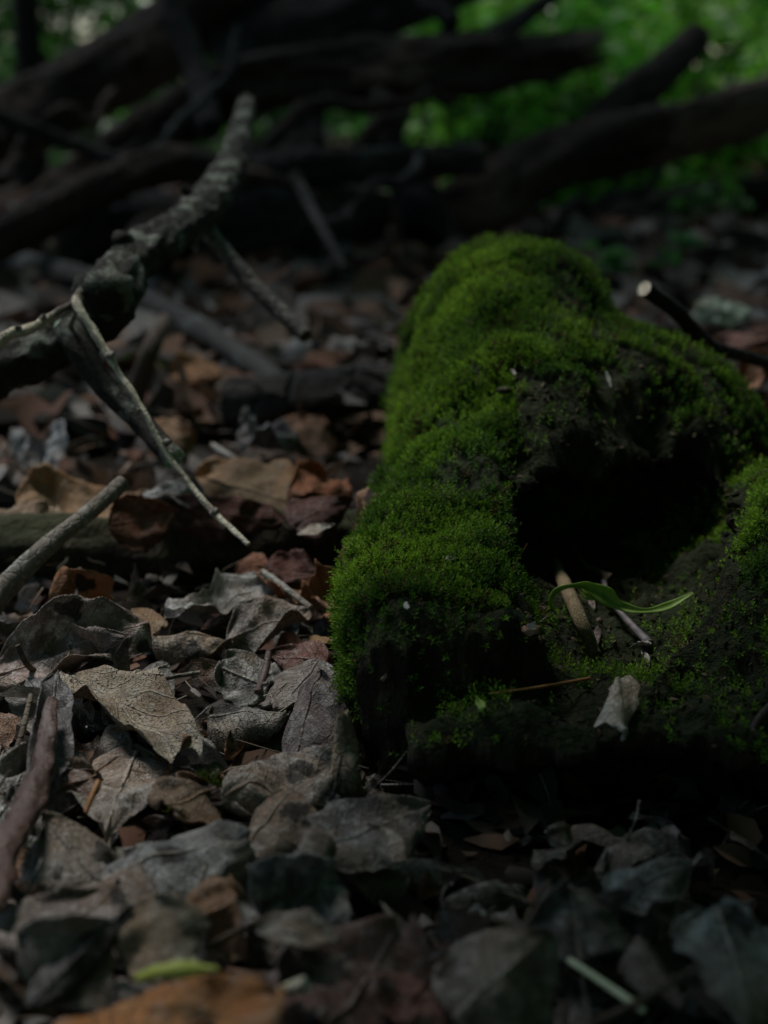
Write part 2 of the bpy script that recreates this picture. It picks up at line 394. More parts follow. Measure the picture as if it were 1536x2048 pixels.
def surface_nets(f, org, h):
    nx, ny, nz = f.shape; sh = (nx - 1, ny - 1, nz - 1)
    acc = np.zeros(sh + (3,)); cnt = np.zeros(sh)
    def sl(o): return tuple(slice(o[k], o[k] + sh[k]) for k in range(3))
    for ax in range(3):
        o1, o2 = [k for k in range(3) if k != ax]
        for i in (0, 1):
            for j in (0, 1):
                o = [0, 0, 0]; o[o1] = i; o[o2] = j; e = list(o); e[ax] = 1
                a, b = f[sl(o)], f[sl(e)]; cr = (a < 0) != (b < 0)
                t = np.where(cr, a / np.where(cr, a - b, 1), 0)
                pos = np.zeros(sh + (3,)); pos[..., o1] = i; pos[..., o2] = j; pos[..., ax] = t
                acc += pos * cr[..., None]; cnt += cr
    act = cnt > 0; vid = -np.ones(sh, int); vid[act] = np.arange(act.sum())
    base = np.stack(np.nonzero(act), -1)
    V = (base + acc[act] / cnt[act][:, None]) * h + org
    F = []
    for ax in range(3):
        o1, o2 = [(1, 2), (2, 0), (0, 1)][ax]
        sA = [slice(None)] * 3; sB = [slice(None)] * 3
        sA[ax] = slice(0, -1); sB[ax] = slice(1, None)
        for s_ in (sA, sB): s_[o1] = slice(1, -1); s_[o2] = slice(1, -1)
        a, b = f[tuple(sA)] < 0, f[tuple(sB)] < 0
        q = np.stack(np.nonzero(a != b), -1); fl = a[a != b]
        q[:, o1] += 1; q[:, o2] += 1
        def c(d1, d2):
            r = q.copy(); r[:, o1] -= d1; r[:, o2] -= d2; return vid[r[:, 0], r[:, 1], r[:, 2]]
        quad = np.stack([c(1, 1), c(0, 1), c(0, 0), c(1, 0)], -1)
        quad[~fl] = quad[~fl][:, ::-1]; F.append(quad)
    return V, np.vstack(F)
H = .0027
org = np.array([-.06, .36, -.04]); dim = (np.array([.40, .70, .20]) / H).astype(int)
gr = np.stack(np.meshgrid(*[np.arange(n) * H + org[k] for k, n in enumerate(dim)], indexing='ij'), -1)
SV, SF = surface_nets(stump_sdf(gr), org, H)
stump = thing('mossy_stump', (.09, .65, 0), 'low rotting stump with a dark hollow, thickly covered in bright green moss', 'tree stump')
body = mk('rotten_wood', SV, SF, M['stump'], stump, loc=(.09, .65, 0))
tag(body, 'dark rotting wood with a deep hollow')
s_bvh = BVHTree.FromPolygons([Vector(v) for v in SV], SF.tolist())
def S(px, py, lift=0.0):                 # where a photo direction meets the stump, else the ground
    d = ray(px, py); d = d / np.linalg.norm(d)
    h = s_bvh.ray_cast(Vector(CAMP), Vector(d))
    if h[0] is None: return G(px, py, lift)
    return np.array(h[0]) - d * (.0005 + lift * 2.0)

def moss_shoots(P, N, L, tint, g, nleaf=9, lw=.00036, ll=.0021):
    """leafy moss shoots at points P with normals N, lengths L; tint 0..1 picks the green"""
    n = len(P)
    up = np.array([0, 0, 1.]); d = N * .75 + up * .45 + g.normal(0, .28, (n, 3)); d /= np.linalg.norm(d, axis=1)[:, None]
    a = np.cross(d, g.normal(0, 1, (n, 3))); a /= np.linalg.norm(a, axis=1)[:, None]; b = np.cross(d, a)
    t = np.linspace(.12, 1, nleaf)[None, :] + g.uniform(-.04, .04, (n, nleaf))
    ph = g.uniform(0, 6.28, (n, 1)) + np.arange(nleaf)[None] * 2.4
    rad = a[:, None] * np.cos(ph)[..., None] + b[:, None] * np.sin(ph)[..., None]
    bend = rad * .0
    O = P[:, None] + d[:, None] * (t * L[:, None])[..., None]
    elev = .25 + .9 * t ** 2
    ld = rad * np.cos(elev)[..., None] + d[:, None] * np.sin(elev)[..., None]
    sd_ = np.cross(ld, d[:, None] + 1e-3); sd_ /= np.linalg.norm(sd_, axis=-1)[..., None] + 1e-9
    le = ll * g.uniform(.7, 1.3, (n, nleaf, 1)) * (1.1 - .35 * t[..., None]); wi = lw * g.uniform(.8, 1.3, (n, nleaf, 1))
    nrm = np.cross(sd_, ld)
    p0 = O; p1 = O + ld * le * .45 + sd_ * wi + nrm * le * .06; p2 = O + ld * le - nrm * le * .1; p3 = O + ld * le * .45 - sd_ * wi + nrm * le * .06
    V = np.stack([p0, p1, p2, p3], 2).reshape(-1, 3)
    F = np.arange(len(V)).reshape(-1, 4)
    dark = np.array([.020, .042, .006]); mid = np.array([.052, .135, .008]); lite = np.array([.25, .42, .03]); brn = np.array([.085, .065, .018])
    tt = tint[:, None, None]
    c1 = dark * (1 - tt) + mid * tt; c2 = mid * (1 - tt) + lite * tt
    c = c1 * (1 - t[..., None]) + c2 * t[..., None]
    c = c * g.uniform(.75, 1.25, (n, 1, 1))
    br = (g.random((n, 1, 1)) < .05 + .22 * np.clip(fbm(P * 55, 71, 2) * 2 - .35, 0, 1)[:, None, None]); c = np.where(br, brn * g.uniform(.6, 1.3, (n, 1, 1)), c)
    C = np.repeat(c[:, :, None], 4, 2).reshape(-1, 3)
    return V, F, C

tri = np.vstack([SF[:, [0, 1, 2]], SF[:, [0, 2, 3]]])
ta, tb, tc_ = SV[tri[:, 0]], SV[tri[:, 1]], SV[tri[:, 2]]
cr = np.cross(tb - ta, tc_ - ta); ar = np.linalg.norm(cr, axis=1) / 2; tn = cr / (2 * ar[:, None] + 1e-12); ctr = (ta + tb + tc_) / 3
if (tn[:, 2] * (ctr[:, 2] > .08) * ar).sum() < 0: tn = -tn
hol = np.minimum(ell(ctr, (.094, .645, .046), (.062, .09, .038)), ell(ctr, (.090, .575, .052), (.043, .09, .040)))
hollow = np.clip(-hol / .008 + .2, 0, 1)
floor_m = (ctr[:, 0] > .040) & (ctr[:, 0] < .128) & (ctr[:, 1] < .66) & (ctr[:, 2] < .052)
cl = fbm(ctr * 45, 21, 3)
bare = np.clip((fbm(ctr * np.array([34, 34, 20]), 31, 3) - .17) / .2, 0, 1)
dens = np.clip(tn[:, 2] * 1.5 + .75 + .25 * cl, 0, 1.0)
dens *= 1 - hollow
dens *= 1 - .8 * bare
dens = np.where(floor_m, dens * np.clip(.16 + .3 * cl, .03, .6), dens)
frontface = (tn[:, 1] < -.5) & (tn[:, 2] < .35)
dens = np.where(frontface, dens * np.where(ctr[:, 2] > .06, .55, .12), dens)
dens = np.where(ctr[:, 2] < .012, dens * np.clip(ctr[:, 2] / .012, 0, 1) * .7, dens)
dens = np.where((ctr[:, 0] < .075) & (ctr[:, 1] < .505), dens * .15, dens)
roof = (ctr[:, 0] > .055) & (ctr[:, 1] < .735) & (ctr[:, 1] > .58) & (ctr[:, 2] > .045) & (ctr[:, 2] < np.where(ctr[:, 0] > .10, .112, .097) - .014 * cl) & (tn[:, 1] < -.2) & (ctr[:, 0] < .25)
dens = np.where(roof, dens * np.clip(.06 + .5 * (cl - .25), .04, .5), dens)
# the ledge of bare wood between mound and root
ledge = np.exp(-(((ctr[:, 0] - .046) / .016) ** 2 + ((ctr[:, 1] - .622) / .016) ** 2))
dens *= 1 - .85 * ledge
dens = np.where(ctr[:, 1] > .9, dens * .6, dens)
dens = np.where(ctr[:, 1] > .97, dens * .4, dens)
w = ar * dens; NS = 56000
pick = rng.choice(len(tri), NS, p=w / w.sum())
r1, r2 = np.sqrt(rng.random(NS)), rng.random(NS)
MP = ta[pick] * (1 - r1)[:, None] + tb[pick] * (r1 * (1 - r2))[:, None] + tc_[pick] * (r1 * r2)[:, None]
MN = tn[pick]
LL = (.0038 + .0030 * fbm(MP * 60, 41, 2)) * rng.uniform(.6, 1.35, NS) + .0008; LL = np.clip(LL, .0012, .0075)
tint = np.clip(.36 + .55 * fbm(MP * 22, 51, 2) + .30 * fbm(MP * 90, 57, 2) + rng.normal(0, .15, NS), 0, 1)
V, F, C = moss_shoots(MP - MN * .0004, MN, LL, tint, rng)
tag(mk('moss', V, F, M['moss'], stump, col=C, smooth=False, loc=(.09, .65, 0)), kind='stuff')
# spore stalks: fine reddish hairs standing out of the moss
k = rng.choice(NS, 700); sp = MP[k]; hh = rng.uniform(.006, .012, 700)
sel = MN[k][:, 2] > .3; sp, hh, sn = sp[sel], hh[sel], MN[k][sel]
dd = sn * .5 + np.array([0, -.1, .8]) + rng.normal(0, .3, sp.shape); dd /= np.linalg.norm(dd, axis=1)[:, None]
sx = np.cross(dd, rng.normal(0, 1, dd.shape)); sx /= np.linalg.norm(sx, axis=1)[:, None]; sy = np.cross(dd, sx)
bend = rng.normal(0, .15, sp.shape); Vs = []
for f_, wd in ((0, .00011), (.5, .0001), (.92, .00009), (.95, .00022), (1.05, .00016)):
    c0 = sp + dd * (hh * f_)[:, None] + bend * (hh * f_ * f_)[:, None]
    for q in range(3): Vs.append(c0 + (sx * math.cos(q * 2.094) + sy * math.sin(q * 2.094)) * wd)
Vs = np.stack(Vs, 1); n_ = len(sp); Fq = []
for lv in range(4):
    for q in range(3): Fq.append([lv * 3 + q, lv * 3 + (q + 1) % 3, lv * 3 + 3 + (q + 1) % 3, lv * 3 + 3 + q])
Fq = (np.array(Fq)[None] + (np.arange(n_) * 15)[:, None, None]).reshape(-1, 4)
cs = np.repeat(np.array([.16, .075, .028])[None] * rng.uniform(.5, 1.5, (n_, 1)), 15, 0)
tag(mk('spore_stalks', Vs.reshape(-1, 3), Fq, M['litter'], stump, col=cs, loc=(.09, .65, 0)), kind='stuff')

nc = 2600
wc = ar * np.where(tn[:, 2] > .1, 1, .25) * np.where(floor_m | roof | (hollow > .3), 1.0, .12) * np.where(ctr[:, 1] < .75, 1, .1)
kc = rng.choice(len(tri), nc, p=wc / wc.sum()); cc = ctr[kc] + tn[kc] * .0004
ax_ = rng.normal(0, 1, (nc, 3, 3)); sz = rng.uniform(.0006, .0026, (nc, 1, 1)) * rng.uniform(.25, 1, (nc, 3, 1))
ax_ = ax_ / np.linalg.norm(ax_, axis=2)[..., None] * sz
Vc = np.stack([cc + ax_[:, 0], cc - ax_[:, 0], cc + ax_[:, 1], cc - ax_[:, 1], cc + ax_[:, 2], cc - ax_[:, 2]], 1)
Fc = np.array([[0, 2, 4], [2, 1, 4], [1, 3, 4], [3, 0, 4], [2, 0, 5], [1, 2, 5], [3, 1, 5], [0, 3, 5]])
Fc = (Fc[None] + (np.arange(nc) * 6)[:, None, None]).reshape(-1, 3)
palc = np.array([(.03, .022, .014), (.075, .055, .034), (.13, .095, .06), (.02, .016, .012), (.05, .06, .02)])
tag(mk('wood_crumbs', Vc.reshape(-1, 3), Fc, M['litter'], stump, col=np.repeat(palc[rng.integers(0, 5, nc)], 6, 0), smooth=False, loc=(.09, .65, 0)), kind='stuff')

# ------------------------------------------------------------------ leaves
def nz(v): v = np.asarray(v, float); return v / (np.linalg.norm(v) + 1e-12)
PROF = {
    'ovate': lambda u: np.sin(np.pi * u ** .72) ** .8 * (1 - .15 * u),
    'ellip': lambda u: np.sin(np.pi * u) ** .62,
    'lance': lambda u: np.sin(np.pi * u ** .8) ** .95,
    'round': lambda u: np.sqrt(np.clip(1 - (2 * u - 1) ** 2, 0, 1)) ** .8,
    'heart': lambda u: np.clip(np.sin(np.pi * np.clip(u, 0, 1) ** .55), 0, 1) ** .75,
    'torn': lambda u: np.clip(np.sin(np.pi * u) ** .35, 0, 1),
}
def leaf_geo(base, tip, nrm, width, curl=0.0, fold=0.0, arch=0.0, twist=0.0, crumple=.004, prof='ovate', seed=0, nu=36, nv=21, ragged=.13, roll=0.0, sidebend=0.0):
    base, tip = np.asarray(base, float), np.asarray(tip, float)
    ax = tip - base; Ln = np.linalg.norm(ax); T = ax / Ln
    N = nz(np.asarray(nrm, float) - T * np.dot(nrm, T)); Sd = np.cross(T, N)
    u = np.linspace(0, 1, nu)[:, None] * np.ones((1, nv)); v = np.linspace(-1, 1, nv)[None] * np.ones((nu, 1))
    wp = PROF[prof](np.clip(u, .004, .996))
    edge = 1 + ragged * fbm(np.stack([u * 9, np.sign(v) * 3 + seed, u * 0 + seed * 1.7], -1), seed, 3) * np.abs(v) ** 3
    sw = v * wp * edge * width / 2                                    # signed arc distance across
    if abs(curl) > 1e-3:                                               # roll about the midrib
        k = curl * 2 / width * (1 + .35 * fbm(np.stack([u * 2.5, u * 0 + seed, np.sign(v) * roll], -1), seed + 5, 2))
        th = sw * k
        x = np.where(np.abs(k) > 1e-6, np.sin(th) / k, sw); z = (1 - np.cos(th)) / k
    else: x, z = sw.copy(), np.zeros_like(sw)
    z = z + fold * np.abs(sw)
    al = u * Ln
    z = z + arch * Ln * (np.sin(np.pi * u))
    x = x + sidebend * Ln * np.sin(np.pi * u)
    q = np.stack([u * Ln * 45, v * width * 22, u * 0 + seed * 3.3], -1)
    z = z + crumple * 1.2 * fbm(q, seed + 9, 4) * (.4 + .6 * np.abs(v)) + crumple * 1.3 * (.35 - np.abs(fbm(q * .8 + 2.2, seed + 61, 3))) + width * .10 * fbm(np.stack([u * 3.1 + seed, v * 1.6, u * 0 + seed], -1), seed + 39, 2) * np.abs(v)
    x = x + crumple * .5 * fbm(q + 7.7, seed + 19, 2) * np.abs(v)
    al = al + crumple * .5 * fbm(q + 3.1, seed + 29, 2)
    an = twist * (u - .5); x, z = x * np.cos(an) - z * np.sin(an), x * np.sin(an) + z * np.cos(an)
    V = base + T * al[..., None] + Sd * x[..., None] + N * z[..., None]
    idx = np.arange(nu * nv).reshape(nu, nv)
    F = np.stack([idx[:-1, :-1], idx[1:, :-1], idx[1:, 1:], idx[:-1, 1:]], -1).reshape(-1, 4)
    uv = np.stack([u, v], -1).reshape(-1, 2)
    return V.reshape(-1, 3), F, uv, V[:, nv // 2], N, T
LEAFN = [0]
def leaf(label, base, tip, width, color, mat='leaf', nrm=(0, -.25, 1), stalk=.0, stalk_to=None, midrib=True, group=None, cat='leaf', name='dead_leaf', lift=.0, **kw):
    LEAFN[0] += 1; seed = kw.pop('seed', LEAFN[0] * 3 + 11)
    if nrm[2] >= .55: nrm = (nrm[0], nrm[1] * .5, nrm[2]); kw['curl'] = kw.get('curl', random.choice((-.35, .4))) * 1.6; width *= .84
    V, F, uv, mid, N, T = leaf_geo(base, tip, nrm, width, seed=seed, **kw)
    t = thing(name, tuple(base), label, cat, group)
    o = mk('blade', V, F, M[mat], t, uv=uv, loc=base); o.color = (*color, 1)
    md = o.modifiers.new("thickness", 'SOLIDIFY'); md.thickness = .00035; md.offset = 0
    if midrib:
        up = np.where(np.arange(len(mid))[:, None] > -1, N, N)
        P = mid[1:-1] + up[1:-1] * .0001
        v2, f2, u2, _ = tube(P, [.00065, .00022], len(P), 6, .05, seed=seed)
        r = mk('midrib', v2, f2, M[mat], None, uv=u2 * 0 + .3, loc=base); r.parent = o; r.location = (0, 0, 0); r.color = (*[min(1, c * 1.35 + .03) for c in color], 1)
    if stalk > 0 or stalk_to is not None:
        st = np.asarray(stalk_to) if stalk_to is not None else np.asarray(base) - T * stalk + np.array([0, 0, .004])
        P = [mid[1], (mid[1] + st) / 2 + N * .002, st]
        v2, f2, u2, _ = tube(P, [.0007, .0006, .0009], 14, 6, .05, seed=seed)
        r = mk('stalk', v2, f2, M[mat], t, uv=u2 * 0 + .3, loc=base); r.color = (*[c * .9 + .015 for c in color], 1)
    return t
GRY = (.27, .25, .225); PALE = (.40, .37, .335); TAN = (.36, .24, .145); ORG = (.36, .16, .06); BRN = (.17, .105, .07)
RED = (.14, .05, .035); PUR = (.16, .125, .12); BLU = (.22, .235, .235); DRK = (.055, .05, .047); PINK = (.36, .29, .265)
def g2(px, py, z=0.008): return G(px, py, z)

leaf('spotted grey leaf with round black spots and a dark rolled rim, thin stalk standing up', g2(122, 1345, .014), g2(430, 1555, .008), .036, (.34, .30, .225), 'leaf_spot', (.35, -.55, .8), curl=.55, arch=.02, crumple=.003, prof='ellip', stalk_to=g2(160, 1138, .022))
leaf('pale veined leaf lying under the spotted grey leaf with the rolled rim', g2(275, 1505, .004), g2(212, 1668, .004), .046, (.36, .31, .26), 'leaf_pale', (.05, -.35, 1), crumple=.003, prof='heart', arch=.03, curl=-.25)
leaf('large pinkish folded leaf with one black blotch below the rotten log', g2(-5, 1345, .010), g2(300, 1262, .018), .046, PINK, 'leaf_pale', (.1, -.75, .6), curl=.75, fold=.1, crumple=.006, prof='ellip', twist=.5, ragged=.12)
leaf('upright pinkish leaf half hidden inside the folded pinkish leaf', g2(150, 1345, .004), g2(255, 1275, .022), .034, (.33, .265, .24), 'leaf', (.15, -.9, .45), crumple=.004, prof='ovate')
leaf('long tan rolled leaf touching the folded pinkish leaf', g2(300, 1262, .012), g2(470, 1292, .010), .030, (.36, .29, .205), 'leaf', (0, -.2, 1), curl=-1.3, crumple=.004, prof='lance')
leaf('twisted grey leaf with a pale upturned tip pointing at the mossy stump', g2(455, 1290, .008), g2(618, 1222, .016), .034, (.33, .29, .255), 'leaf', (-.1, -.6, .7), curl=.8, twist=.7, crumple=.005, prof='lance')
leaf('bleached whitish crumpled leaf beneath the rotten log', g2(318, 1240, .012), g2(535, 1172, .012), .036, (.42, .42, .40), 'leaf_pale', (0, -.5, .8), curl=.5, crumple=.007, prof='torn', ragged=.2)
leaf('speckled grey leaf rolled into a half tube', g2(418, 1425, .010), g2(575, 1440, .010), .040, (.27, .24, .2), 'leaf_spot', (0, -.15, 1), curl=-1.5, crumple=.003, prof='torn')
leaf('long purplish grey leaf leaning against the foot of the mossy stump', g2(648, 1345, .024), g2(575, 1535, .006), .034, PUR, 'leaf', (-.45, -.5, .8), curl=-.5, crumple=.004, prof='ellip', arch=.04)
leaf('oval mottled grey leaf below the small red leaf at the stump', g2(640, 1335, .010), g2(552, 1420, .006), .042, (.24, .225, .215), 'leaf', (-.1, -.5, .9), curl=-.4, crumple=.004, prof='ovate')
leaf('frayed crumbling pale leaf with torn fibres', g2(455, 1615, .008), g2(672, 1535, .014), .038, (.30, .265, .225), 'leaf_pale', (-.2, -.4, .85), crumple=.009, prof='torn', ragged=.25, curl=-.3)
leaf('boat shaped blue grey leaf folded along its middle', g2(152, 1752, .012), g2(500, 1690, .014), .040, (.285, .295, .285), 'leaf', (.0, -.3, 1), curl=-.5, crumple=.004, prof='ellip', arch=.03)
leaf('brown curled leaf with a small hole at the pointed end of the boat shaped leaf', g2(480, 1712, .010), g2(588, 1590, .014), .036, (.235, .18, .135), 'leaf', (-.4, -.5, .8), curl=-.9, crumple=.004, prof='ellip')
leaf('spotted pale brown leaf rolled into a narrow upright tube', g2(628, 1648, .024), g2(530, 1845, .012), .030, (.255, .215, .18), 'leaf_spot', (-.4, -.5, .7), curl=-2.2, crumple=.002, prof='torn', midrib=False)
leaf('dark grey leaf with a straight edge in the shade below the stump root', g2(632, 1690, .016), g2(860, 1618, .010), .040, (.17, .16, .155), 'leaf', (0, -.6, .8), crumple=.003, prof='ovate')
leaf('pale brown and grey blotched leaf in shade beside the rolled tube leaf', g2(690, 1735, .008), g2(800, 1680, .012), .034, (.24, .21, .18), 'leaf_pale', (0, -.7, .7), crumple=.005, prof='torn')
leaf('tan leaf with a rounded end standing up behind the orange leaf', g2(345, 1955, .014), g2(305, 1798, .026), .023, (.36, .31, .235), 'leaf', (.1, -.9, .45), curl=-.3, crumple=.002, prof='round')
leaf('brown speckled curled leaf beside the reddish brown rolled strip', g2(205, 1775, .006), g2(85, 1635, .014), .044, (.225, .195, .16), 'leaf_spot', (.2, -.5, .8), curl=-.7, crumple=.004, prof='ovate')
leaf('brown leaf stained pink at its corner in front of the boat shaped leaf', g2(38, 1935, .010), g2(235, 1770, .016), .046, (.235, .185, .155), 'leaf', (.15, -.6, .8), crumple=.004, prof='ovate', curl=-.3)
leaf('brown leaf holding two pale thin veins under the boat shaped leaf', g2(190, 1860, .012), g2(285, 1745, .010), .034, (.2, .15, .115), 'leaf', (0, -.6, .8), crumple=.004, prof='ovate')
leaf('grey triangular leaf folded to a sharp ridge behind the orange leaf', g2(80, 1995, .010), g2(220, 1840, .024), .026, (.25, .225, .21), 'leaf', (.4, -.8, .5), crumple=.003, prof='lance', fold=.4)
leaf('dark narrow leaf ridge crossing from the orange leaf to the tan upright leaf', g2(60, 2010, .014), g2(262, 1805, .026), .015, DRK, 'leaf_dark', (.3, -.6, .7), crumple=.002, prof='lance', curl=-.8)
leaf('big orange brown leaf carrying a yellow green petal', g2(75, 2125, .022), g2(545, 1990, .022), .040, (.50, .23, .075), 'leaf_clean', (-.05, -.55, .85), crumple=.005, prof='torn', curl=-.25, stalk=0, ragged=.12)
leaf('dark leaf with a bluish sheen propped beside the rolled tube leaf', g2(560, 1860, .010), g2(655, 1725, .020), .032, (.14, .15, .155), 'leaf_pale', (.3, -.8, .5), crumple=.005, prof='ovate', curl=.5)
leaf('blackish flat leaf under the boat shaped leaf', g2(390, 1800, .006), g2(560, 1800, .006), .044, (.10, .10, .105), 'leaf_pale', (0, -.4, 1), crumple=.004, prof='ovate')
leaf('thin grey leaf bent like a bridge over a dark gap by the orange leaf', g2(520, 1875, .020), g2(690, 1895, .018), .013, (.33, .29, .245), 'leaf_pale', (0, -.6, .8), arch=.06, crumple=.003, prof='lance')
leaf('brown leaf standing on edge below the bent bridge leaf', g2(610, 2030, .006), g2(600, 1880, .016), .016, (.15, .11, .09), 'leaf', (.5, -.9, .3), crumple=.003, prof='lance', curl=.5)
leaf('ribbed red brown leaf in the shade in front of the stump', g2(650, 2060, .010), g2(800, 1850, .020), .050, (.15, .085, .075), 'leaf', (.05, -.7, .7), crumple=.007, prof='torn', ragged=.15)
leaf('leaf with a bright red stripe beside the ribbed red brown leaf', g2(800, 2050, .008), g2(890, 1870, .018), .032, (.17, .075, .06), 'leaf', (-.1, -.8, .6), crumple=.005, prof='torn', curl=-.4)
leaf('tan folded leaf peaking beside the pale green straw', g2(905, 2045, .010), g2(1105, 1860, .024), .040, (.22, .185, .15), 'leaf', (.2, -.7, .7), crumple=.004, prof='ovate', fold=-.3)
leaf('upright greyish leaf with two rounded lobes behind the pale green straw', g2(1160, 1920, .010), g2(1140, 1770, .022), .030, (.19, .175, .165), 'leaf', (0, -.85, .5), crumple=.005, prof='heart', curl=-.7)
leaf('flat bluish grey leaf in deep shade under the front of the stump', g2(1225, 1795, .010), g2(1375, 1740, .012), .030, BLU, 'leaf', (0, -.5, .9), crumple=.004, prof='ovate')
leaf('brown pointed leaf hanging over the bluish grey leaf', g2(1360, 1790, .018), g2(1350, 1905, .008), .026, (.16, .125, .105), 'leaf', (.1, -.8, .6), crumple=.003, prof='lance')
leaf('large grey leaf with a pale midrib at the edge of the stump shade', g2(1430, 1805, .022), g2(1500, 2075, .012), .034, (.255, .255, .235), 'leaf', (.15, -.75, .65), crumple=.003, prof='ovate', curl=-.25)
leaf('narrow brown leaf arching between pale straw and large grey leaf', g2(1270, 1880, .014), g2(1370, 2010, .010), .018, (.15, .12, .10), 'leaf', (.3, -.6, .7), crumple=.003, prof='lance', curl=-.8)
leaf('orange leaf standing behind the thin upright leaf stalk', g2(178, 1250, .004), g2(132, 1132, .030), .028, (.46, .25, .12), 'leaf_clean', (.3, -.85, .4), curl=.4, crumple=.004, prof='ellip')
leaf('rusty orange leaf beside the stump with a pale stem across it', g2(560, 1150, .012), g2(700, 1240, .010), .050, (.36, .18, .085), 'leaf_clean', (.1, -.35, 1), crumple=.006, prof='ovate', curl=.3)
leaf('dark red leaf curling up behind the rusty orange leaf', g2(530, 1150, .014), g2(645, 1145, .016), .034, RED, 'leaf_clean', (0, -.7, .6), crumple=.005, prof='ovate', curl=.5)
leaf('small pointed red leaf at the foot of the stump', g2(655, 1318, .012), g2(535, 1305, .012), .024, (.19, .08, .06), 'leaf', (0, -.6, .8), crumple=.003, prof='ovate')
leaf('small yellowish leaf scrap at the foot of the stump', g2(665, 1285, .012), g2(622, 1270, .010), .010, (.45, .29, .13), 'leaf_clean', (0, -.7, .7), crumple=.002, prof='torn', midrib=False)
leaf('small orange leaf scrap behind the folded pinkish leaf', g2(318, 1245, .014), g2(270, 1222, .014), .012, (.42, .27, .15), 'leaf_clean', (0, -.7, .7), crumple=.002, prof='torn', midrib=False)
leaf('dark bluish strap leaf lying along the reddish brown rolled strip', g2(112, 1350, .022), g2(75, 1640, .010), .022, (.125, .115, .12), 'leaf', (.5, -.5, .8), crumple=.002, prof='lance', curl=.6)
leaf('small brown leaf with a pink tip under the reddish brown rolled strip', g2(180, 1600, .006), g2(112, 1540, .012), .032, (.24, .165, .14), 'leaf', (.1, -.6, .8), crumple=.003, prof='ovate')
leaf('grey leaf with dark stains at the far side of the reddish brown strip', g2(-40, 1690, .006), g2(60, 1520, .010), .050, (.28, .27, .25), 'leaf_pale', (.1, -.4, .9), crumple=.004, prof='ovate')
leaf('dull grey leaf under thin crossing twigs', g2(330, 1345, .006), g2(180, 1390, .006), .036, (.2, .185, .17), 'leaf', (0, -.3, 1), crumple=.004, prof='ovate')
leaf('grey dead leaf with fuzzy mould above the speckled half tube leaf', g2(530, 1355, .010), g2(440, 1330, .010), .034, (.23, .225, .2), 'leaf_pale', (0, -.5, .9), crumple=.006, prof='torn')
# leaves lying along and behind the rotten log
leaf('wide tan brown leaf propped on the rotten log under the grey stick', D(40, 1050, .735), D(290, 985, .775), .056, (.46, .30, .16), 'leaf_clean', (-.1, -.45, .5), crumple=.006, prof='ovate', curl=-.2)
leaf('pale torn leaf at the far end of the rotten log', D(-50, 1105, .70), D(95, 1020, .725), .034, (.48, .37, .26), 'leaf_clean', (0, -.4, .5), crumple=.005, prof='torn')
leaf('wide tan leaf behind the rotten log with a rumpled brown end', D(385, 950, .79), D(590, 1010, .76), .056, (.48, .31, .165), 'leaf_clean', (.05, -.5, .5), crumple=.006, prof='torn', curl=-.2)
leaf('dark red leaf hanging over the rotten log beneath the tan leaf', D(300, 1018, .712), D(575, 1040, .712), .018, (.16, .055, .035), 'leaf_clean', (0, -.85, .4), crumple=.006, prof='torn', curl=-.5)
leaf('dark red brown leaf on the log below the grey stick end', D(215, 1055, .695), D(350, 1020, .705), .028, (.26, .10, .05), 'leaf_clean', (0, -.8, .5), crumple=.005, prof='ovate')
leaf('dark maroon leaf tilted between the rotten log and the stump', D(575, 1048, .70), D(700, 1010, .72), .034, (.13, .05, .04), 'leaf_clean', (.3, -.7, .6), crumple=.005, prof='ovate', curl=-.4)
leaf('pale orange leaf wedged against the mossy side of the stump', g2(790, 1040, .044), g2(690, 1125, .022), .044, (.46, .28, .17), 'leaf_clean', (-.1, -.5, .5), crumple=.004, prof='ovate')
leaf('small white leaf scrap in front of the dark maroon leaf', g2(598, 1068, .030), g2(672, 1052, .034), .008, (.55, .53, .48), 'leaf_pale', (0, -.6, .8), crumple=.002, prof='lance', midrib=False)
leaf('crumpled bluish white leaf behind the tan leaf and rotten log', g2(470, 890, .020), g2(600, 880, .022), .060, (.27, .27, .29), 'leaf_pale', (0, -.5, .9), crumple=.012, prof='torn')
leaf('pale wavy leaf rim behind the dark red leaf on the log', g2(290, 990, .036), g2(400, 985, .036), .024, (.36, .36, .35), 'leaf_pale', (0, -.7, .7), crumple=.005, prof='torn')
leaf('reddish leaf lying beyond the cut stick', D(1420, 700, 1.05), D(1545, 690, 1.0), .06, (.27, .12, .085), 'leaf_clean', (0, -.7, .7), crumple=.006, prof='ovate')
leaf('orange leaf beside the stump below the cut stick', D(1490, 770, .86), D(1560, 730, .86), .034, (.42, .2, .09), 'leaf_clean', (0, -.8, .6), crumple=.004, prof='torn')
leaf('pale whitish curled leaf far behind the lichen branch', g2(85, 905, .012), g2(130, 865, .03), .024, (.55, .57, .58), 'leaf_pale', (0, -.8, .5), crumple=.004, prof='round')
leaf('pale greyish small leaf near the whitish curled leaf', g2(15, 910, .01), g2(50, 870, .022), .02, (.45, .45, .45), 'leaf_pale', (0, -.8, .5), crumple=.004, prof='round')
leaf('long bleached leaf lying past the broken side branch end', g2(520, 735, .01), g2(700, 715, .02), .05, (.36, .36, .35), 'leaf_pale', (0, -.6, .8), crumple=.01, prof='torn')
leaf('bleached narrow leaf against the far side of the stump', g2(690, 700, .02), g2(780, 680, .02), .03, (.34, .34, .34), 'leaf_pale', (0, -.6, .8), crumple=.006, prof='torn')

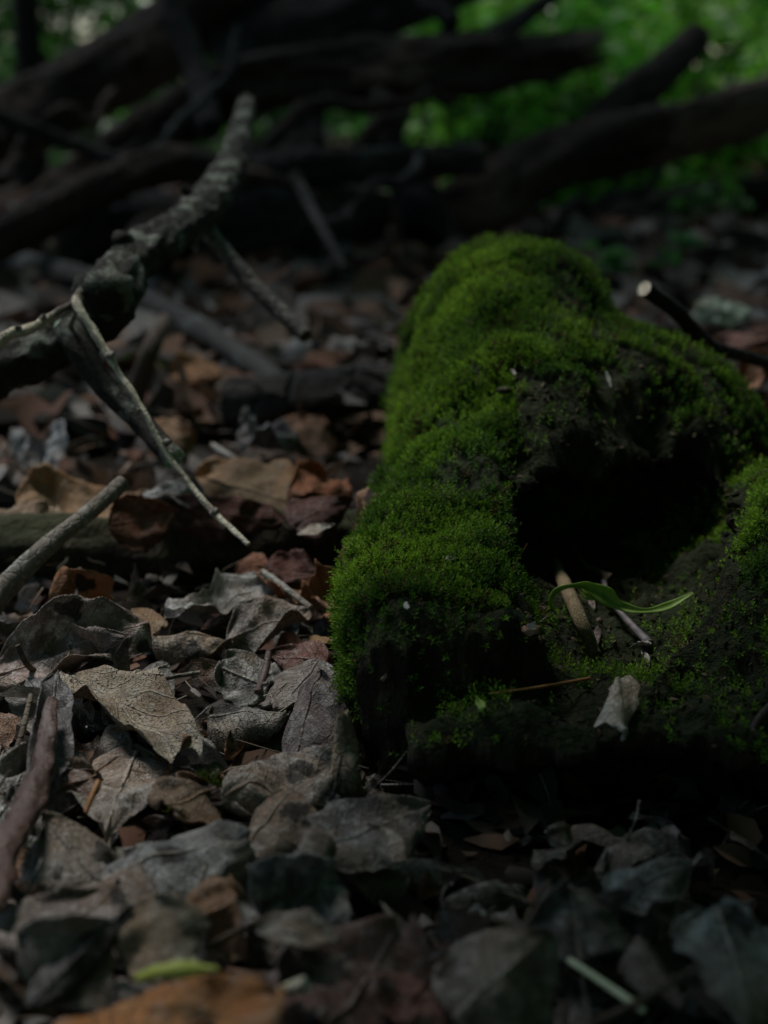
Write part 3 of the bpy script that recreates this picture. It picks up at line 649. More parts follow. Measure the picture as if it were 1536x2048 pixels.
for lab, b_, t_, w_, c_ in (
    ('rusty curled leaf behind the dark maroon leaf', D(600, 1000, .76), D(690, 960, .80), .034, (.4, .17, .08)),
    ('reddish brown curled leaf at the flank of the stump', g2(640, 1235, .012), g2(715, 1185, .018), .034, (.42, .2, .09)),
    ('orange brown leaf with a torn rim under the rotten log', g2(470, 1150, .010), g2(545, 1130, .016), .024, (.33, .13, .06)),
    ('rusty leaf lying before the short blackish log', g2(560, 870, .010), g2(660, 855, .012), .05, (.36, .19, .1)),
    ('tan leaf lying before the grey stick behind the log', g2(300, 880, .010), g2(390, 860, .016), .044, (.42, .26, .14)),
    ('tan orange leaf beside the dark leaning stick', g2(340, 760, .010), g2(420, 755, .016), .05, (.45, .26, .12)),
    ('dull pink leaf past the long bleached leaf', g2(440, 720, .010), g2(520, 700, .016), .06, (.34, .22, .19)),
    ('brown curled leaf under the boat shaped leaf tip', g2(380, 1850, .008), g2(470, 1800, .016), .028, (.3, .18, .1)),
    ('warm brown leaf between spotted leaf and boat shaped leaf', g2(330, 1640, .010), g2(430, 1575, .012), .03, (.28, .19, .12))):
    leaf(lab, b_, t_, w_, c_, 'leaf_clean', (random.uniform(-.2, .2), -.45, .5), curl=random.choice((-1.1, -.7, .8)), twist=random.uniform(-.8, .8), crumple=.006, prof=random.choice(('ovate', 'torn')), ragged=.15)

# ------------------------------------------------------------------ branches, sticks, logs
def limb(name, parent, P, rad, mat, nseg=60, nr=18, rough=.12, seed=0, ends=(False, True), endmat=None, jag=.0, wob=0, freq=3, loc=None, oval=1.0):
    V, F, uv, (r0, r1, C, T) = tube(P, rad, nseg, nr, rough, freq, seed, wob, oval)
    o = mk(name, V, F, M[mat], parent, uv=uv, loc=loc if loc is not None else P[0])
    rm = max(rad)
    for e, ring, c, t in ((ends[0], r0, C[0], -T[0]), (ends[1], r1, C[-1], T[-1])):
        v, f, u = cap(ring, c, t, -.08 * rm, jag, seed)
        q = mk('broken_end' if e else 'end_grain', v, f, M[endmat or mat], None, uv=u, loc=loc if loc is not None else P[0], smooth=False)
        q.parent = o; q.location = (0, 0, 0)
    return o
def stick(label, P, rad, mat, name='stick', cat='stick', endmat=None, group=None, **kw):
    t = thing(name, tuple(P[0]), label, cat, group)
    limb('shaft', t, P, rad, mat, endmat=endmat, ends=(True, True), **kw); return t

br = thing('fallen_branch', tuple(D(-60, 770, .70)), 'crooked grey branch with green lichen, a swollen knot and pale side twigs', 'branch')
B0 = [D(-420, 930, .72), D(-200, 830, .71), D(-40, 755, .705), D(100, 700, .71), D(205, 615, .72), D(265, 520, .76), D(355, 460, .83), D(425, 395, .92), D(468, 310, 1.02), D(494, 205, 1.14)]
limb('main_limb', br, B0, [.0135, .0128, .0115, .0105, .0128, .0104, .0094, .0104, .0084, .0060], 'bark_lichen', 220, 36, .20, 3, freq=11)
limb('knot', br, [D(165, 585, .712), D(205, 580, .705), D(238, 600, .715)], [.006, .0115, .007], 'bark_lichen', 24, 18, .35, 14, freq=5)
limb('side_branch', br, [D(135, 650, .700), D(170, 715, .690), D(225, 790, .680), D(290, 855, .668), D(350, 918, .655)], [.0060, .0058, .0052, .0049, .0048], 'bark_lichen', 90, 22, .24, 5, endmat='pale_lichen', jag=.002)
limb('twig', br, [D(170, 575, .70), D(150, 607, .684), D(215, 708, .672), D(282, 812, .66), D(372, 952, .645), D(432, 1022, .632), D(503, 1090, .615)], [.0020, .0021, .0016, .0013, .0012, .0014, .0010], 'twig_pale', 110, 12, .3, 6, wob=.0012)
limb('twig', br, [D(160, 592, .692), D(120, 622, .682), D(78, 645, .676), D(22, 664, .672), D(-20, 715, .67), D(-90, 800, .67)], [.0020, .0017, .0019, .0021, .0023, .0025], 'twig_pale', 70, 12, .3, 8, wob=.0012)
limb('twig', br, [D(128, 668, .70), D(145, 640, .69), D(160, 600, .688)], [.0016, .0013, .0010], 'twig_grey', 14, 8, .1, 9)
limb('side_branch', br, [D(395, 430, .885), D(440, 492, .875), D(505, 568, .86), D(560, 622, .845), D(612, 672, .83)], [.0052, .0048, .0043, .0042, .0041], 'bark_grey', 60, 14, .14, 10, endmat='broken_wood', jag=.001)
for (a_, b_, c_), (d_, e_, f_) in (((218, 712, .672), (228, 706, .668)), ((284, 815, .66), (276, 822, .657)), ((330, 886, .652), (342, 882, .65)), ((432, 1022, .632), (420, 1028, .629)), ((84, 642, .677), (88, 628, .675)), ((40, 660, .673), (32, 650, .671))):
    limb('bud', br, [D(a_, b_, c_), (D(a_, b_, c_) + D(d_, e_, f_)) / 2, D(d_, e_, f_)], [.0017, .0016, .0006], 'twig_grey', 10, 8, .2, int(a_))
limb('spur', br, [D(410, 425, .90), D(375, 388, .89), D(362, 372, .885)], [.005, .0028, .0012], 'bark_lichen', 14, 10, .2, 11)
limb('spur', br, [D(380, 445, .86), D(388, 485, .85), D(392, 505, .85)], [.004, .0025, .001], 'bark_grey', 14, 10, .2, 12)
limb('spur', br, [D(268, 500, .765), D(243, 478, .755), D(233, 490, .752)], [.005, .0045, .002], 'bark_lichen', 14, 12, .25, 13)

stick('stout grey brown stick leaning over the rotten log', [g2(-60, 1275, .012), D(0, 1190, .605), D(80, 1105, .615), D(160, 1040, .63), D(247, 965, .65)], [.0048, .0046, .0042, .0034, .0032], 'twig_grey', endmat='pale_lichen', nseg=60, nr=14, rough=.12, seed=21)
stick('dark forked twig lying below the stout grey brown stick', [g2(-30, 1170, .016), g2(20, 1145, .018), g2(70, 1100, .026)], [.0016, .0014, .001], 'twig_brown', nseg=24, nr=8, seed=22)
stick('dark stick with a pale sawn end sticking up behind the stump', [D(1288, 577, .755), D(1350, 620, .772), D(1420, 690, .80), D(1500, 715, .84), D(1600, 745, .90)], [.0037, .0038, .0036, .0034, .0034], 'bark_dark', endmat='cut_wood', nseg=50, nr=18, rough=.06, seed=23)
stick('thin pale twig lying across dull leaves', [g2(195, 1388, .012), g2(280, 1365, .013), g2(400, 1345, .014)], [.0008, .0010, .0008], 'twig_grey', name='twig', cat='twig', nseg=24, nr=8, seed=24)
stick('short twig with an orange tip', [g2(268, 1392, .012), g2(320, 1405, .012), g2(372, 1424, .012)], [.0012, .0013, .0012], 'twig_brown', name='twig', cat='twig', endmat='orange_needle', nseg=20, nr=8, seed=25)
stick('curved dark stem rising at the edge of the litter', [g2(85, 1350, .006), g2(55, 1330, .014), g2(35, 1290, .022)], [.0012, .0011, .001], 'twig_brown', name='twig', cat='twig', nseg=20, nr=8, seed=26)
stick('pale flat stem lying on the rusty orange leaf', [g2(525, 1143, .020), g2(570, 1175, .019), g2(622, 1216, .017)], [.0014, .0013, .0012], 'twig_grey', name='twig', cat='twig', nseg=20, nr=8, seed=27)
stick('short reddish stem beside the pointed red leaf', [g2(538, 1305, .014), g2(530, 1345, .009), g2(515, 1385, .005)], [.0014, .0016, .0014], 'red_brown', name='twig', cat='twig', nseg=20, nr=8, seed=28)
stick('thin leaning brown twig beside the reddish brown rolled strip', [g2(10, 1560, .006), g2(40, 1480, .014), g2(62, 1390, .02)], [.0012, .0011, .0009], 'twig_brown', name='twig', cat='twig', nseg=20, nr=8, seed=29)
stick('rust coloured leaf stalk crossing the pale veined leaf', [g2(172, 1625, .014), g2(183, 1595, .017), g2(198, 1562, .02)], [.0008, .0009, .0009], 'orange_needle', name='twig', cat='twig', nseg=14, nr=7, seed=30)
stick('thin brown twig running under the orange leaf edge', [g2(395, 1905, .016), g2(480, 1860, .015), g2(560, 1825, .014)], [.0009, .0009, .0008], 'twig_brown', name='twig', cat='twig', nseg=18, nr=7, seed=31)
stick('slender grey stalk under the boat shaped leaf', [g2(380, 1812, .004), g2(395, 1780, .010), g2(412, 1730, .014)], [.0008, .0008, .0007], 'twig_grey', name='twig', cat='twig', nseg=14, nr=7, seed=32)
stick('pale stem with a white broken tip beside the orange leaf', [g2(520, 2000, .014), g2(575, 1980, .018), g2(614, 1968, .02)], [.0013, .0016, .0019], 'twig_pale', name='twig', cat='twig', endmat='white_scrap', nseg=18, nr=9, seed=33)
stick('pale green straight straw in the shade in front of the stump', [g2(1138, 1920, .020), g2(1210, 1968, .019), g2(1288, 2022, .018)], [.0007, .0008, .0008], 'green_stem', name='straw', cat='straw', nseg=20, nr=9, rough=.04, seed=34)
stick('dark thin twig crossing the end of the pale green straw', [g2(1180, 2050, .014), g2(1290, 1998, .02), g2(1350, 1965, .02)], [.0010, .0010, .0008], 'twig_brown', name='twig', cat='twig', nseg=18, nr=7, seed=35)
stick('thin brown grass stem in shade under the stump', [g2(1040, 1880, .006), g2(1060, 1820, .01), g2(1100, 1760, .016)], [.0006, .0006, .0005], 'twig_brown', name='twig', cat='twig', nseg=18, nr=6, seed=36)
stick('short pale twig beside the tan leaf behind the log', [g2(425, 890, .03), g2(460, 912, .03), g2(500, 935, .03)], [.0016, .0016, .0015], 'twig_grey', name='twig', cat='twig', nseg=18, nr=8, seed=37)
stick('weathered wood splinter standing against the foot of the stump', [g2(690, 1635, -.004), g2(688, 1560, .012), g2(690, 1490, .022), g2(685, 1430, .032)], [.0060, .0048, .0034, .0022], 'splinter', name='wood_splinter', cat='wood', nseg=40, nr=14, rough=.4, seed=38, jag=.002)
stick('reddish brown rolled strip of bark', [g2(108, 1405, .024), g2(80, 1520, .020), g2(40, 1660, .018), g2(-30, 1830, .018)], [.0016, .0034, .0042, .0040], 'red_brown', name='bark_strip', cat='bark', nseg=90, nr=22, rough=.34, oval=.6, wob=.002, seed=39)
stick('grey lichen stick lying behind the rotten log', [g2(-60, 495, .03), g2(60, 530, .03), g2(200, 565, .035), g2(330, 620, .03), g2(450, 690, .025), g2(560, 765, .02)], [.012, .012, .011, .010, .009, .007], 'bark_dark2', nseg=60, nr=14, rough=.15, seed=40)

def log(label, P, rad, mat, seed, name='log', nseg=60, nr=22, rough=.14, group=None, endmat='broken_wood', jag=.012, wob=.0):
    t = thing(name, tuple(P[0]), label, 'log', group)
    limb('bark', t, P, rad, mat, nseg + 40, nr + 10, rough * 1.5, seed, (True, True), endmat, jag, wob); return t
log('half buried rotten brown log with leaves along its top', [g2(-160, 1130, .006), g2(80, 1118, .006), g2(330, 1100, .008), g2(560, 1090, .008), g2(740, 1085, .006)], [.018, .018, .017, .016, .013], 'log_rot', 51, nseg=90, nr=26, rough=.22, jag=.004)
log('short blackish log with a brown broken end lying behind the rotten log', [g2(455, 812, .018), g2(570, 808, .020), g2(700, 800, .02), g2(860, 785, .018)], [.017, .02, .02, .019], 'bark_dark', 52, jag=.006)
log('long horizontal dead log with a jagged broken end in the brush pile', [D(120, 400, 2.05), D(260, 290, 2.1), D(430, 185, 2.15), D(640, 140, 2.2), D(900, 128, 2.25), D(1145, 100, 2.3)], [.036, .036, .034, .034, .040, .034], 'bark_brown', 53, rough=.34, jag=.06)
log('thick dark log slanting up behind the horizontal dead log', [D(440, 130, 2.5), D(560, 70, 2.5), D(700, 35, 2.5), D(950, -60, 2.55)], [.045, .044, .042, .04], 'bark_dark', 54)
log('thick brown log slanting steeply at the dark end of the brush pile', [D(-260, 420, 2.35), D(0, 270, 2.4), D(200, 150, 2.45), D(380, 40, 2.5), D(600, -100, 2.6)], [.05, .052, .05, .05, .048], 'bark_brown', 55, rough=.2)
log('long fallen log with peeling brown bark rising from the ground', [g2(840, 500, .0), D(960, 400, 2.1), D(1080, 330, 2.15), D(1300, 270, 2.2), D(1560, 195, 2.3), D(1800, 120, 2.4)], [.040, .042, .039, .038, .038, .036], 'bark_brown', 56, rough=.22, nseg=80)
log('short reddish brown branch stub leaning on the peeling fallen log', [D(1190, 255, 2.25), D(1280, 180, 2.3), D(1395, 75, 2.4)], [.026, .027, .022], 'bark_brown', 57, jag=.01)
log('dark log lying low beneath the horizontal dead log', [D(470, 350, 1.9), D(620, 335, 1.9), D(800, 330, 1.92), D(960, 318, 1.95)], [.022, .022, .021, .019], 'bark_dark', 58)
log('brown barkless log with a lit upper side', [D(-120, 530, 1.6), D(60, 445, 1.65), D(200, 375, 1.7), D(320, 335, 1.75), D(470, 345, 1.8)], [.022, .022, .021, .02, .018], 'bark_brown', 59)
log('dark log lying flat beyond the stump at the foot of the undergrowth', [D(1100, 470, 2.6), D(1300, 425, 2.7), D(1480, 390, 2.8), D(1640, 365, 2.9)], [.03, .032, .03, .03], 'bark_dark', 60)
log('dark stump like limb propping the horizontal dead log', [g2(880, 520, -.01), D(850, 430, 2.0), D(800, 340, 2.05), D(760, 200, 2.15)], [.034, .026, .02, .016], 'bark_dark', 61, rough=.25)
log('dark short log standing under the horizontal dead log', [g2(560, 520, -.01), D(590, 400, 2.05), D(610, 280, 2.12), D(620, 165, 2.2)], [.034, .026, .02, .016], 'bark_dark', 62, rough=.25)
log('broad dark log at the bottom of the brush pile behind the lichen branch', [D(100, 470, 1.85), D(300, 450, 1.9), D(560, 440, 1.9), D(760, 430, 1.95)], [.04, .042, .04, .03], 'bark_dark', 63, rough=.25)
stick('thin dark branch crossing the dark end of the brush pile', [D(-80, 205, 1.9), D(60, 255, 1.9), D(180, 300, 1.9), D(300, 335, 1.85)], [.009, .009, .008, .007], 'bark_dark', name='dead_branch', cat='branch', nseg=40, nr=12, seed=70)
stick('upright dark dead branch standing between the slanting logs', [D(420, 260, 2.0), D(395, 150, 2.1), D(350, 30, 2.15), D(320, -120, 2.2)], [.016, .016, .015, .012], 'bark_dark', name='dead_branch', cat='branch', nseg=40, nr=12, seed=72)
stick('dark thin branch resting across the top of the horizontal log', [D(960, 95, 2.35), D(1010, 60, 2.4), D(1060, 25, 2.45), D(1150, -40, 2.5)], [.014, .016, .013, .01], 'bark_dark', name='dead_branch', cat='branch', nseg=30, nr=12, seed=73)
stick('slim grey stick leaning on the ground behind the lichen branch', [D(590, 350, 1.55), D(630, 430, 1.5), D(690, 540, 1.4)], [.005, .005, .004], 'bark_dark', name='stick', cat='stick', nseg=30, nr=10, seed=74)
stick('dark leaning stick behind the broken side branch', [g2(250, 860, .0), D(300, 700, 1.0), D(330, 640, 1.05)], [.007, .006, .005], 'twig_brown', nseg=30, nr=10, seed=75)
stick('pale bare stick lying on the ground beyond the stump', [D(1130, 570, 1.7), D(1200, 545, 1.75), D(1275, 530, 1.8)], [.007, .007, .006], 'twig_grey', nseg=24, nr=10, seed=76)

for i, (p0, p1, p2, r_, what) in enumerate((
    ((150, 420, 1.75), (330, 250, 1.9), (470, 60, 2.05), .007, 'crooked thin branch leaning up across the steep brown log'),
    ((520, 300, 1.95), (700, 225, 2.0), (930, 205, 2.05), .009, 'thin dark branch below the horizontal dead log'),
    ((640, 470, 1.7), (780, 400, 1.8), (900, 300, 1.95), .007, 'thin crooked branch rising toward the peeling fallen log'),
    ((230, 470, 1.6), (420, 400, 1.75), (640, 385, 1.85), .008, 'dead branch lying low across the bottom of the pile'),
    ((1080, 480, 2.0), (1200, 400, 2.1), (1330, 340, 2.15), .008, 'thin branch propped under the peeling fallen log'),
    ((20, 380, 1.9), (110, 260, 2.0), (240, 190, 2.1), .008, 'thin branch forking over the brown barkless log'),
    ((880, 60, 2.3), (880, 10, 2.35), (900, -60, 2.4), .012, 'dark stub standing on the horizontal dead log'),
    ((700, 330, 2.0), (760, 260, 2.05), (850, 180, 2.15), .010, 'dark branch wedged beneath the horizontal dead log'))):
    stick(what, [D(*p0), D(*p1), D(*p2)], [r_ * 1.2, r_, r_ * .6], 'bark_brown' if i % 2 else 'bark_dark', name='dead_branch', cat='branch', nseg=40, nr=12, seed=600 + i, rough=.25, wob=.02)
# ------------------------------------------------------------------ small things lying on the stump
SP = lambda *pts: [S(*p) for p in pts]
stick('short speckled brown twig lying in the mouth of the hollow', [S(1108, 1124, .004), S(1150, 1215, .011), S(1192, 1308, .013)], [.0026, .0027, .0020], 'twig_speck', name='twig', cat='twig', nseg=40, nr=12, rough=.14, seed=81)
stick('purplish grey bent stalk lying on the floor of the hollow', [S(1142, 1092, .003), S(1175, 1135, .004), S(1203, 1148, .006), S(1215, 1190, .006), S(1252, 1238, .004), S(1300, 1288, .003)], [.0010, .0010, .0013, .0011, .0013, .0017], 'purple_stalk', name='leaf_stalk', cat='stalk', nseg=50, nr=9, rough=.08, seed=82)
stick('thin orange brown needle lying below the speckled twig', [S(978, 1388, .004), S(1080, 1374, .006), S(1180, 1357, .006)], [.0004, .0005, .0006], 'orange_needle', name='needle', cat='needle', nseg=20, nr=7, rough=.03, seed=83)
stick('reddish twig with a pale tip poking from the mossy bank', [S(1506, 1458, .004), S(1530, 1425, .008), S(1580, 1380, .016)], [.0012, .0014, .0014], 'red_brown', name='twig', cat='twig', endmat='white_scrap', nseg=20, nr=9, seed=84)
def ribbon(label, P, wid, mat, name, cat, up=(0, -.4, 1), fold=.35, twist=0.0, group=None, n=48):
    C = spline(P, n); wd = spline(np.array(wid, float)[:, None], n)[:, 0]
    wd = wd * (1 + .3 * fbm(np.c_[np.linspace(0, 9, n), np.zeros(n), np.full(n, len(label))], 5, 3))
    T = np.gradient(C, axis=0); T /= np.linalg.norm(T, axis=1)[:, None]
    up = np.asarray(up, float); Sd = np.cross(T, up); Sd /= np.linalg.norm(Sd, axis=1)[:, None]; N = np.cross(Sd, T)
    an = np.linspace(-.5, .5, n) * twist
    S2 = Sd * np.cos(an)[:, None] + N * np.sin(an)[:, None]; N2 = N * np.cos(an)[:, None] - Sd * np.sin(an)[:, None]
    vs = np.linspace(-1, 1, 7)
    V = C[:, None] + S2[:, None] * (vs[None, :, None] * wd[:, None, None]) + N2[:, None] * (np.abs(vs)[None, :, None] * wd[:, None, None] * fold)
    idx = np.arange(n * 7).reshape(n, 7); F = np.stack([idx[:-1, :-1], idx[1:, :-1], idx[1:, 1:], idx[:-1, 1:]], -1).reshape(-1, 4)
    uv = np.stack(np.broadcast_arrays(np.linspace(0, 1, n)[:, None], vs[None]), -1).reshape(-1, 2)
    t = thing(name, tuple(C[0]), label, cat, group)
    o = mk('blade', V.reshape(-1, 3), F, M[mat], t, uv=uv, loc=C[0])
    md = o.modifiers.new("thickness", 'SOLIDIFY'); md.thickness = .0003; md.offset = 0
    v2, f2, u2, _ = tube(C, [.0003, .00025], n, 6, .03); mk('midrib', v2, f2, M[mat], t, uv=u2, loc=C[0])
    return t
y0 = S(1165, 1215)[1] - .016
ribbon('fresh green twisted leaf curling over the speckled twig', [D(1112, 1228, y0), D(1100, 1205, y0 - .002), D(1112, 1182, y0 - .003), D(1140, 1172, y0 - .002), D(1172, 1174, y0), D(1205, 1190, y0), D(1240, 1212, y0), D(1285, 1222, y0), D(1335, 1213, y0 + .003), D(1386, 1186, y0 + .008)],
       [.0005, .0009, .0012, .0009, .0022, .0033, .0024, .0009, .0015, .0006], 'green_blade', 'green_leaf', 'leaf', up=(0, -.9, .5), twist=.8)
ribbon('small pale green blade forking beside the fresh green twisted leaf', [D(1158, 1176, y0 - .001), D(1170, 1190, y0 - .002), D(1186, 1196, y0 - .001), D(1202, 1186, y0)], [.0004, .0012, .0013, .0004], 'yellow_petal', 'green_leaf', 'leaf', up=(0, -.9, .5), n=20)
ribbon('tiny green leaf at the dark front of the stump', [S(953, 1394, .004), S(962, 1412, .005), S(968, 1432, .003)], [.0002, .0013, .0002], 'green_blade', 'green_leaf', 'leaf', n=16)
ribbon('yellow green petal resting on the big orange leaf', [g2(270, 1958, .0265), g2(310, 1944, .029), g2(365, 1938, .030), g2(438, 1937, .029)], [.0006, .0016, .0017, .0004], 'yellow_petal', 'petal', 'petal', up=(0, -.8, .6), fold=-.4, n=26)
def blob(label, c, r, mat, name, cat, seed=0, sq=(1, 1, .7), amp=.45, freq=2.2, parts=None):
    nu, nv = 14, 18; u = np.linspace(.02, math.pi - .02, nu)[:, None]; v = np.linspace(0, 2 * math.pi, nv, endpoint=False)[None]
    d = np.stack(np.broadcast_arrays(np.sin(u) * np.cos(v), np.sin(u) * np.sin(v), np.cos(u) * np.ones_like(v)), -1)
    V = np.array(c) + d * (r * (1 + amp * fbm(d * freq, seed, 3)))[..., None] * np.array(sq)
    idx = np.arange(nu * nv).reshape(nu, nv); F = np.stack([idx[:-1], np.roll(idx[:-1], -1, 1), np.roll(idx[1:], -1, 1), idx[1:]], -1).reshape(-1, 4)
    o = mk(name, V.reshape(-1, 3), F, M[mat], uv=np.zeros((nu * nv, 2)), loc=c); return tag(o, label, cat)
b1 = thing('withered_bud', tuple(S(1062, 1262, .002)), 'withered pinkish bud on a hair thin stalk inside the hollow', 'bud')
c0 = S(1062, 1262, .0025); q = blob('x', c0, .0024, 'soft_pink', 'bud', 'x', 3)
for kk in ('label', 'category'): del q[kk]
q.parent = b1; q.location = (0, 0, .0005)
v2, f2, u2, _ = tube([c0, S(1085, 1240, .006), S(1112, 1224, .006)], [.0003, .0003, .0003], 14, 6, .05); mk('stalk', v2, f2, M['twig_grey'], b1, uv=u2, loc=tuple(b1.location))
v2, f2, u2 = leaf_geo(c0 + np.array([-.001, -.001, .001]), c0 + np.array([.001, -.002, .0035]), (0, -.8, .4), .0022, seed=8, crumple=.0003, nu=8, nv=5)[:3]
mk('sepal', v2, f2, M['white_scrap'], b1, uv=u2, loc=tuple(b1.location))
blob('tiny round red brown seed beside the speckled twig', S(1198, 1243, .0012), .0016, 'red_brown', 'seed', 'seed', 5, (1, 1, 1), .1)
blob('small black dropping sitting on top of the bright moss', S(1008, 780, .005), .0026, 'log_rot', 'dropping', 'dropping', 6, (1.2, .8, .6), .2)
def scrap(label, base, tip, w, color, mat='leaf_pale', nrm=(0, -.7, .7), **kw):
    kw.setdefault('crumple', .0015); kw.setdefault('prof', 'torn')
    return leaf(label, base, tip, w, color, mat, nrm, midrib=False, name='leaf_scrap', cat='leaf scrap', nu=14, nv=9, **kw)
scrap('frayed whitish leaf remnant hanging on the front lip of the stump', S(1228, 1372, .006), S(1238, 1468, .006), .0115, (.62, .57, .5), nrm=(.2, -.9, .4), crumple=.006, curl=-1.0, ragged=.3)
scrap('white edged curled scrap at the end of the purplish stalk', S(1266, 1290, .003), S(1305, 1294, .005), .005, (.6, .56, .5), curl=1.0)
scrap('small pale scrap just below the purplish stalk', S(1283, 1310, .003), S(1298, 1335, .003), .0025, (.55, .52, .5), prof='lance')
scrap('pinkish curled husk around the bend of the purplish stalk', S(1182, 1138, .004), S(1222, 1150, .004), .008, (.26, .17, .13), 'leaf', curl=-1.4)
scrap('dull tan crumpled scrap at the back of the hollow', S(1222, 1088, .004), S(1272, 1092, .005), .008, (.2, .14, .1), 'leaf', crumple=.003)
scrap('reddish glossy scrap under the curl of the green leaf', S(1062, 1215, .003), S(1105, 1212, .003), .005, (.16, .06, .035), 'leaf_dark')
scrap('pale bent scrap hanging behind the green twisted leaf', S(1175, 1190, .003), S(1190, 1222, .003), .003, (.45, .36, .28), prof='lance')
scrap('flat brown seed wing beside the red brown seed', S(1196, 1252, .002), S(1190, 1300, .002), .004, (.18, .12, .11), 'leaf', prof='ovate')
scrap('tiny white flake on the bright top moss', S(1022, 745, .006), S(1030, 757, .006), .0018, (.72, .75, .72), prof='ovate')
scrap('tiny white flake on the moss of the forward root', S(812, 1200, .005), S(818, 1212, .005), .0018, (.7, .74, .74), prof='ovate')
scrap('slender pale green scrap stuck above the hollow', S(1212, 740, .004), S(1222, 774, .004), .0022, (.4, .45, .38), prof='lance')
scrap('pale flake beside the sawn stick end', S(1312, 628, .006), S(1328, 632, .006), .003, (.6, .6, .42), prof='round')
scrap('bleached sliver on the mossy flank of the forward root', S(716, 1200, .004), S(738, 1188, .005), .0016, (.5, .52, .46), prof='lance')
scrap('flat grey wood chip on the forward root', S(893, 1128, .004), S(925, 1110, .004), .004, (.26, .24, .19), prof='torn')
scrap('pale chip under the dark front face of the forward root', S(772, 1368, .002), S(780, 1362, .003), .0024, (.5, .5, .44), prof='torn')
# pale lichen crust beyond the cut stick
leaf('pale green lichened bark piece lying beyond the cut stick', D(1385, 615, 1.15), D(1500, 622, 1.15), .034, (.28, .40, .31), 'leaf_pale', (0, -.7, .7), midrib=False, prof='torn', crumple=.006, name='bark_piece', cat='bark')

# moss tufts in the litter
def moss_tuft(label, c, r, n, seed):
    g = np.random.default_rng(seed); a = g.uniform(0, 6.28, n); q = np.sqrt(g.random(n)) * r
    P = np.c_[c[0] + np.cos(a) * q, c[1] + np.sin(a) * q * .7, np.full(n, c[2]) + .006 * (1 - (q / r) ** 2)]
    N = nz(np.array([0, 0, 1.])) + np.c_[np.cos(a) * q / r, np.sin(a) * q / r, np.zeros(n)] * .7; N /= np.linalg.norm(N, axis=1)[:, None]
    V, F, C = moss_shoots(P, N, g.uniform(.003, .006, n), np.clip(g.normal(.12, .12, n), 0, 1), g)
    if r < .02: C = C * np.array([.75, .45, .5])
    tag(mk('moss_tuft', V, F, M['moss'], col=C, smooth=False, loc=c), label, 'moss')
moss_tuft('yellowish moss tuft under the frayed crumbling leaf', g2(415, 1620, .000), .013, 260, 1)
moss_tuft('moss tuft at the base of the leaning stick behind the branch', g2(260, 740, .004), .03, 700, 3)
moss_tuft('moss tuft beside the long bleached leaf behind the branch', g2(355, 735, .004), .022, 500, 4)
moss_tuft('dark moss tuft on the ground beyond the lichen branch', g2(520, 500, .004), .08, 900, 5)

# ------------------------------------------------------------------ loose leaves of the litter (individuals)
PROT = []
for i in range(18):
    pr = ['ovate', 'ellip', 'lance', 'heart', 'torn'][i % 5]; Ln = .05 * (.6 + .7 * random.random())
    V, F, uv, mid, N, T = leaf_geo((-Ln / 2, 0, 0), (Ln / 2, 0, 0), (0, 0, 1), Ln * (.32 + .3 * random.random()), curl=random.choice((-1, -1, 1)) * random.uniform(.3, 1.9), arch=random.uniform(-.1, .2), twist=random.uniform(-1.1, 1.1), crumple=random.uniform(.003, .007), prof=pr, seed=200 + i, nu=18, nv=11, ragged=.12)
    o = mk('dead_leaf', V, F, M['leaf'], uv=uv); st = None
    v2, f2, u2, _ = tube([mid[1], mid[1] + np.array([-.008, .002, .002]), mid[1] + np.array([-.018, random.uniform(-.006, .006), .003])], [.0006, .0005, .0007], 10, 6, .05)
    st = mk('stalk', v2, f2, M['leaf'], uv=u2 * 0 + .3)
    PROT.append((o.data, st.data)); bpy.data.objects.remove(o); bpy.data.objects.remove(st)
ZONES = [  # look, group, photo rectangle, count, colours
    ('small crumpled grey dead leaf', 'grey litter leaves', (-60, 1180, 660, 2080), 75, [(.24, .225, .21), (.33, .31, .29), (.14, .135, .13), (.4, .385, .36)]),
    ('small brown dead leaf', 'brown litter leaves', (-60, 1180, 660, 2080), 60, [(.2, .13, .085), (.28, .18, .11), (.10, .07, .052), (.3, .15, .075)]),
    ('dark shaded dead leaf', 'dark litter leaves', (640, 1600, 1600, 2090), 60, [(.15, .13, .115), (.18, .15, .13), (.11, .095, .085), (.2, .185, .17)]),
    ('bleached grey dead leaf', 'grey leaves behind the log', (-80, 640, 760, 1010), 40, [(.2, .19, .185), (.27, .26, .25), (.13, .115, .11)]),
    ('brown fallen leaf', 'brown leaves behind the log', (-80, 560, 760, 1010), 46, [(.2, .13, .09), (.14, .09, .065), (.3, .17, .095)]),
    ('flat dull leaf', 'leaves on the ground behind the stump', (1130, 470, 1640, 720), 30, [(.25, .19, .15), (.2, .13, .1), (.3, .28, .26)]),
]
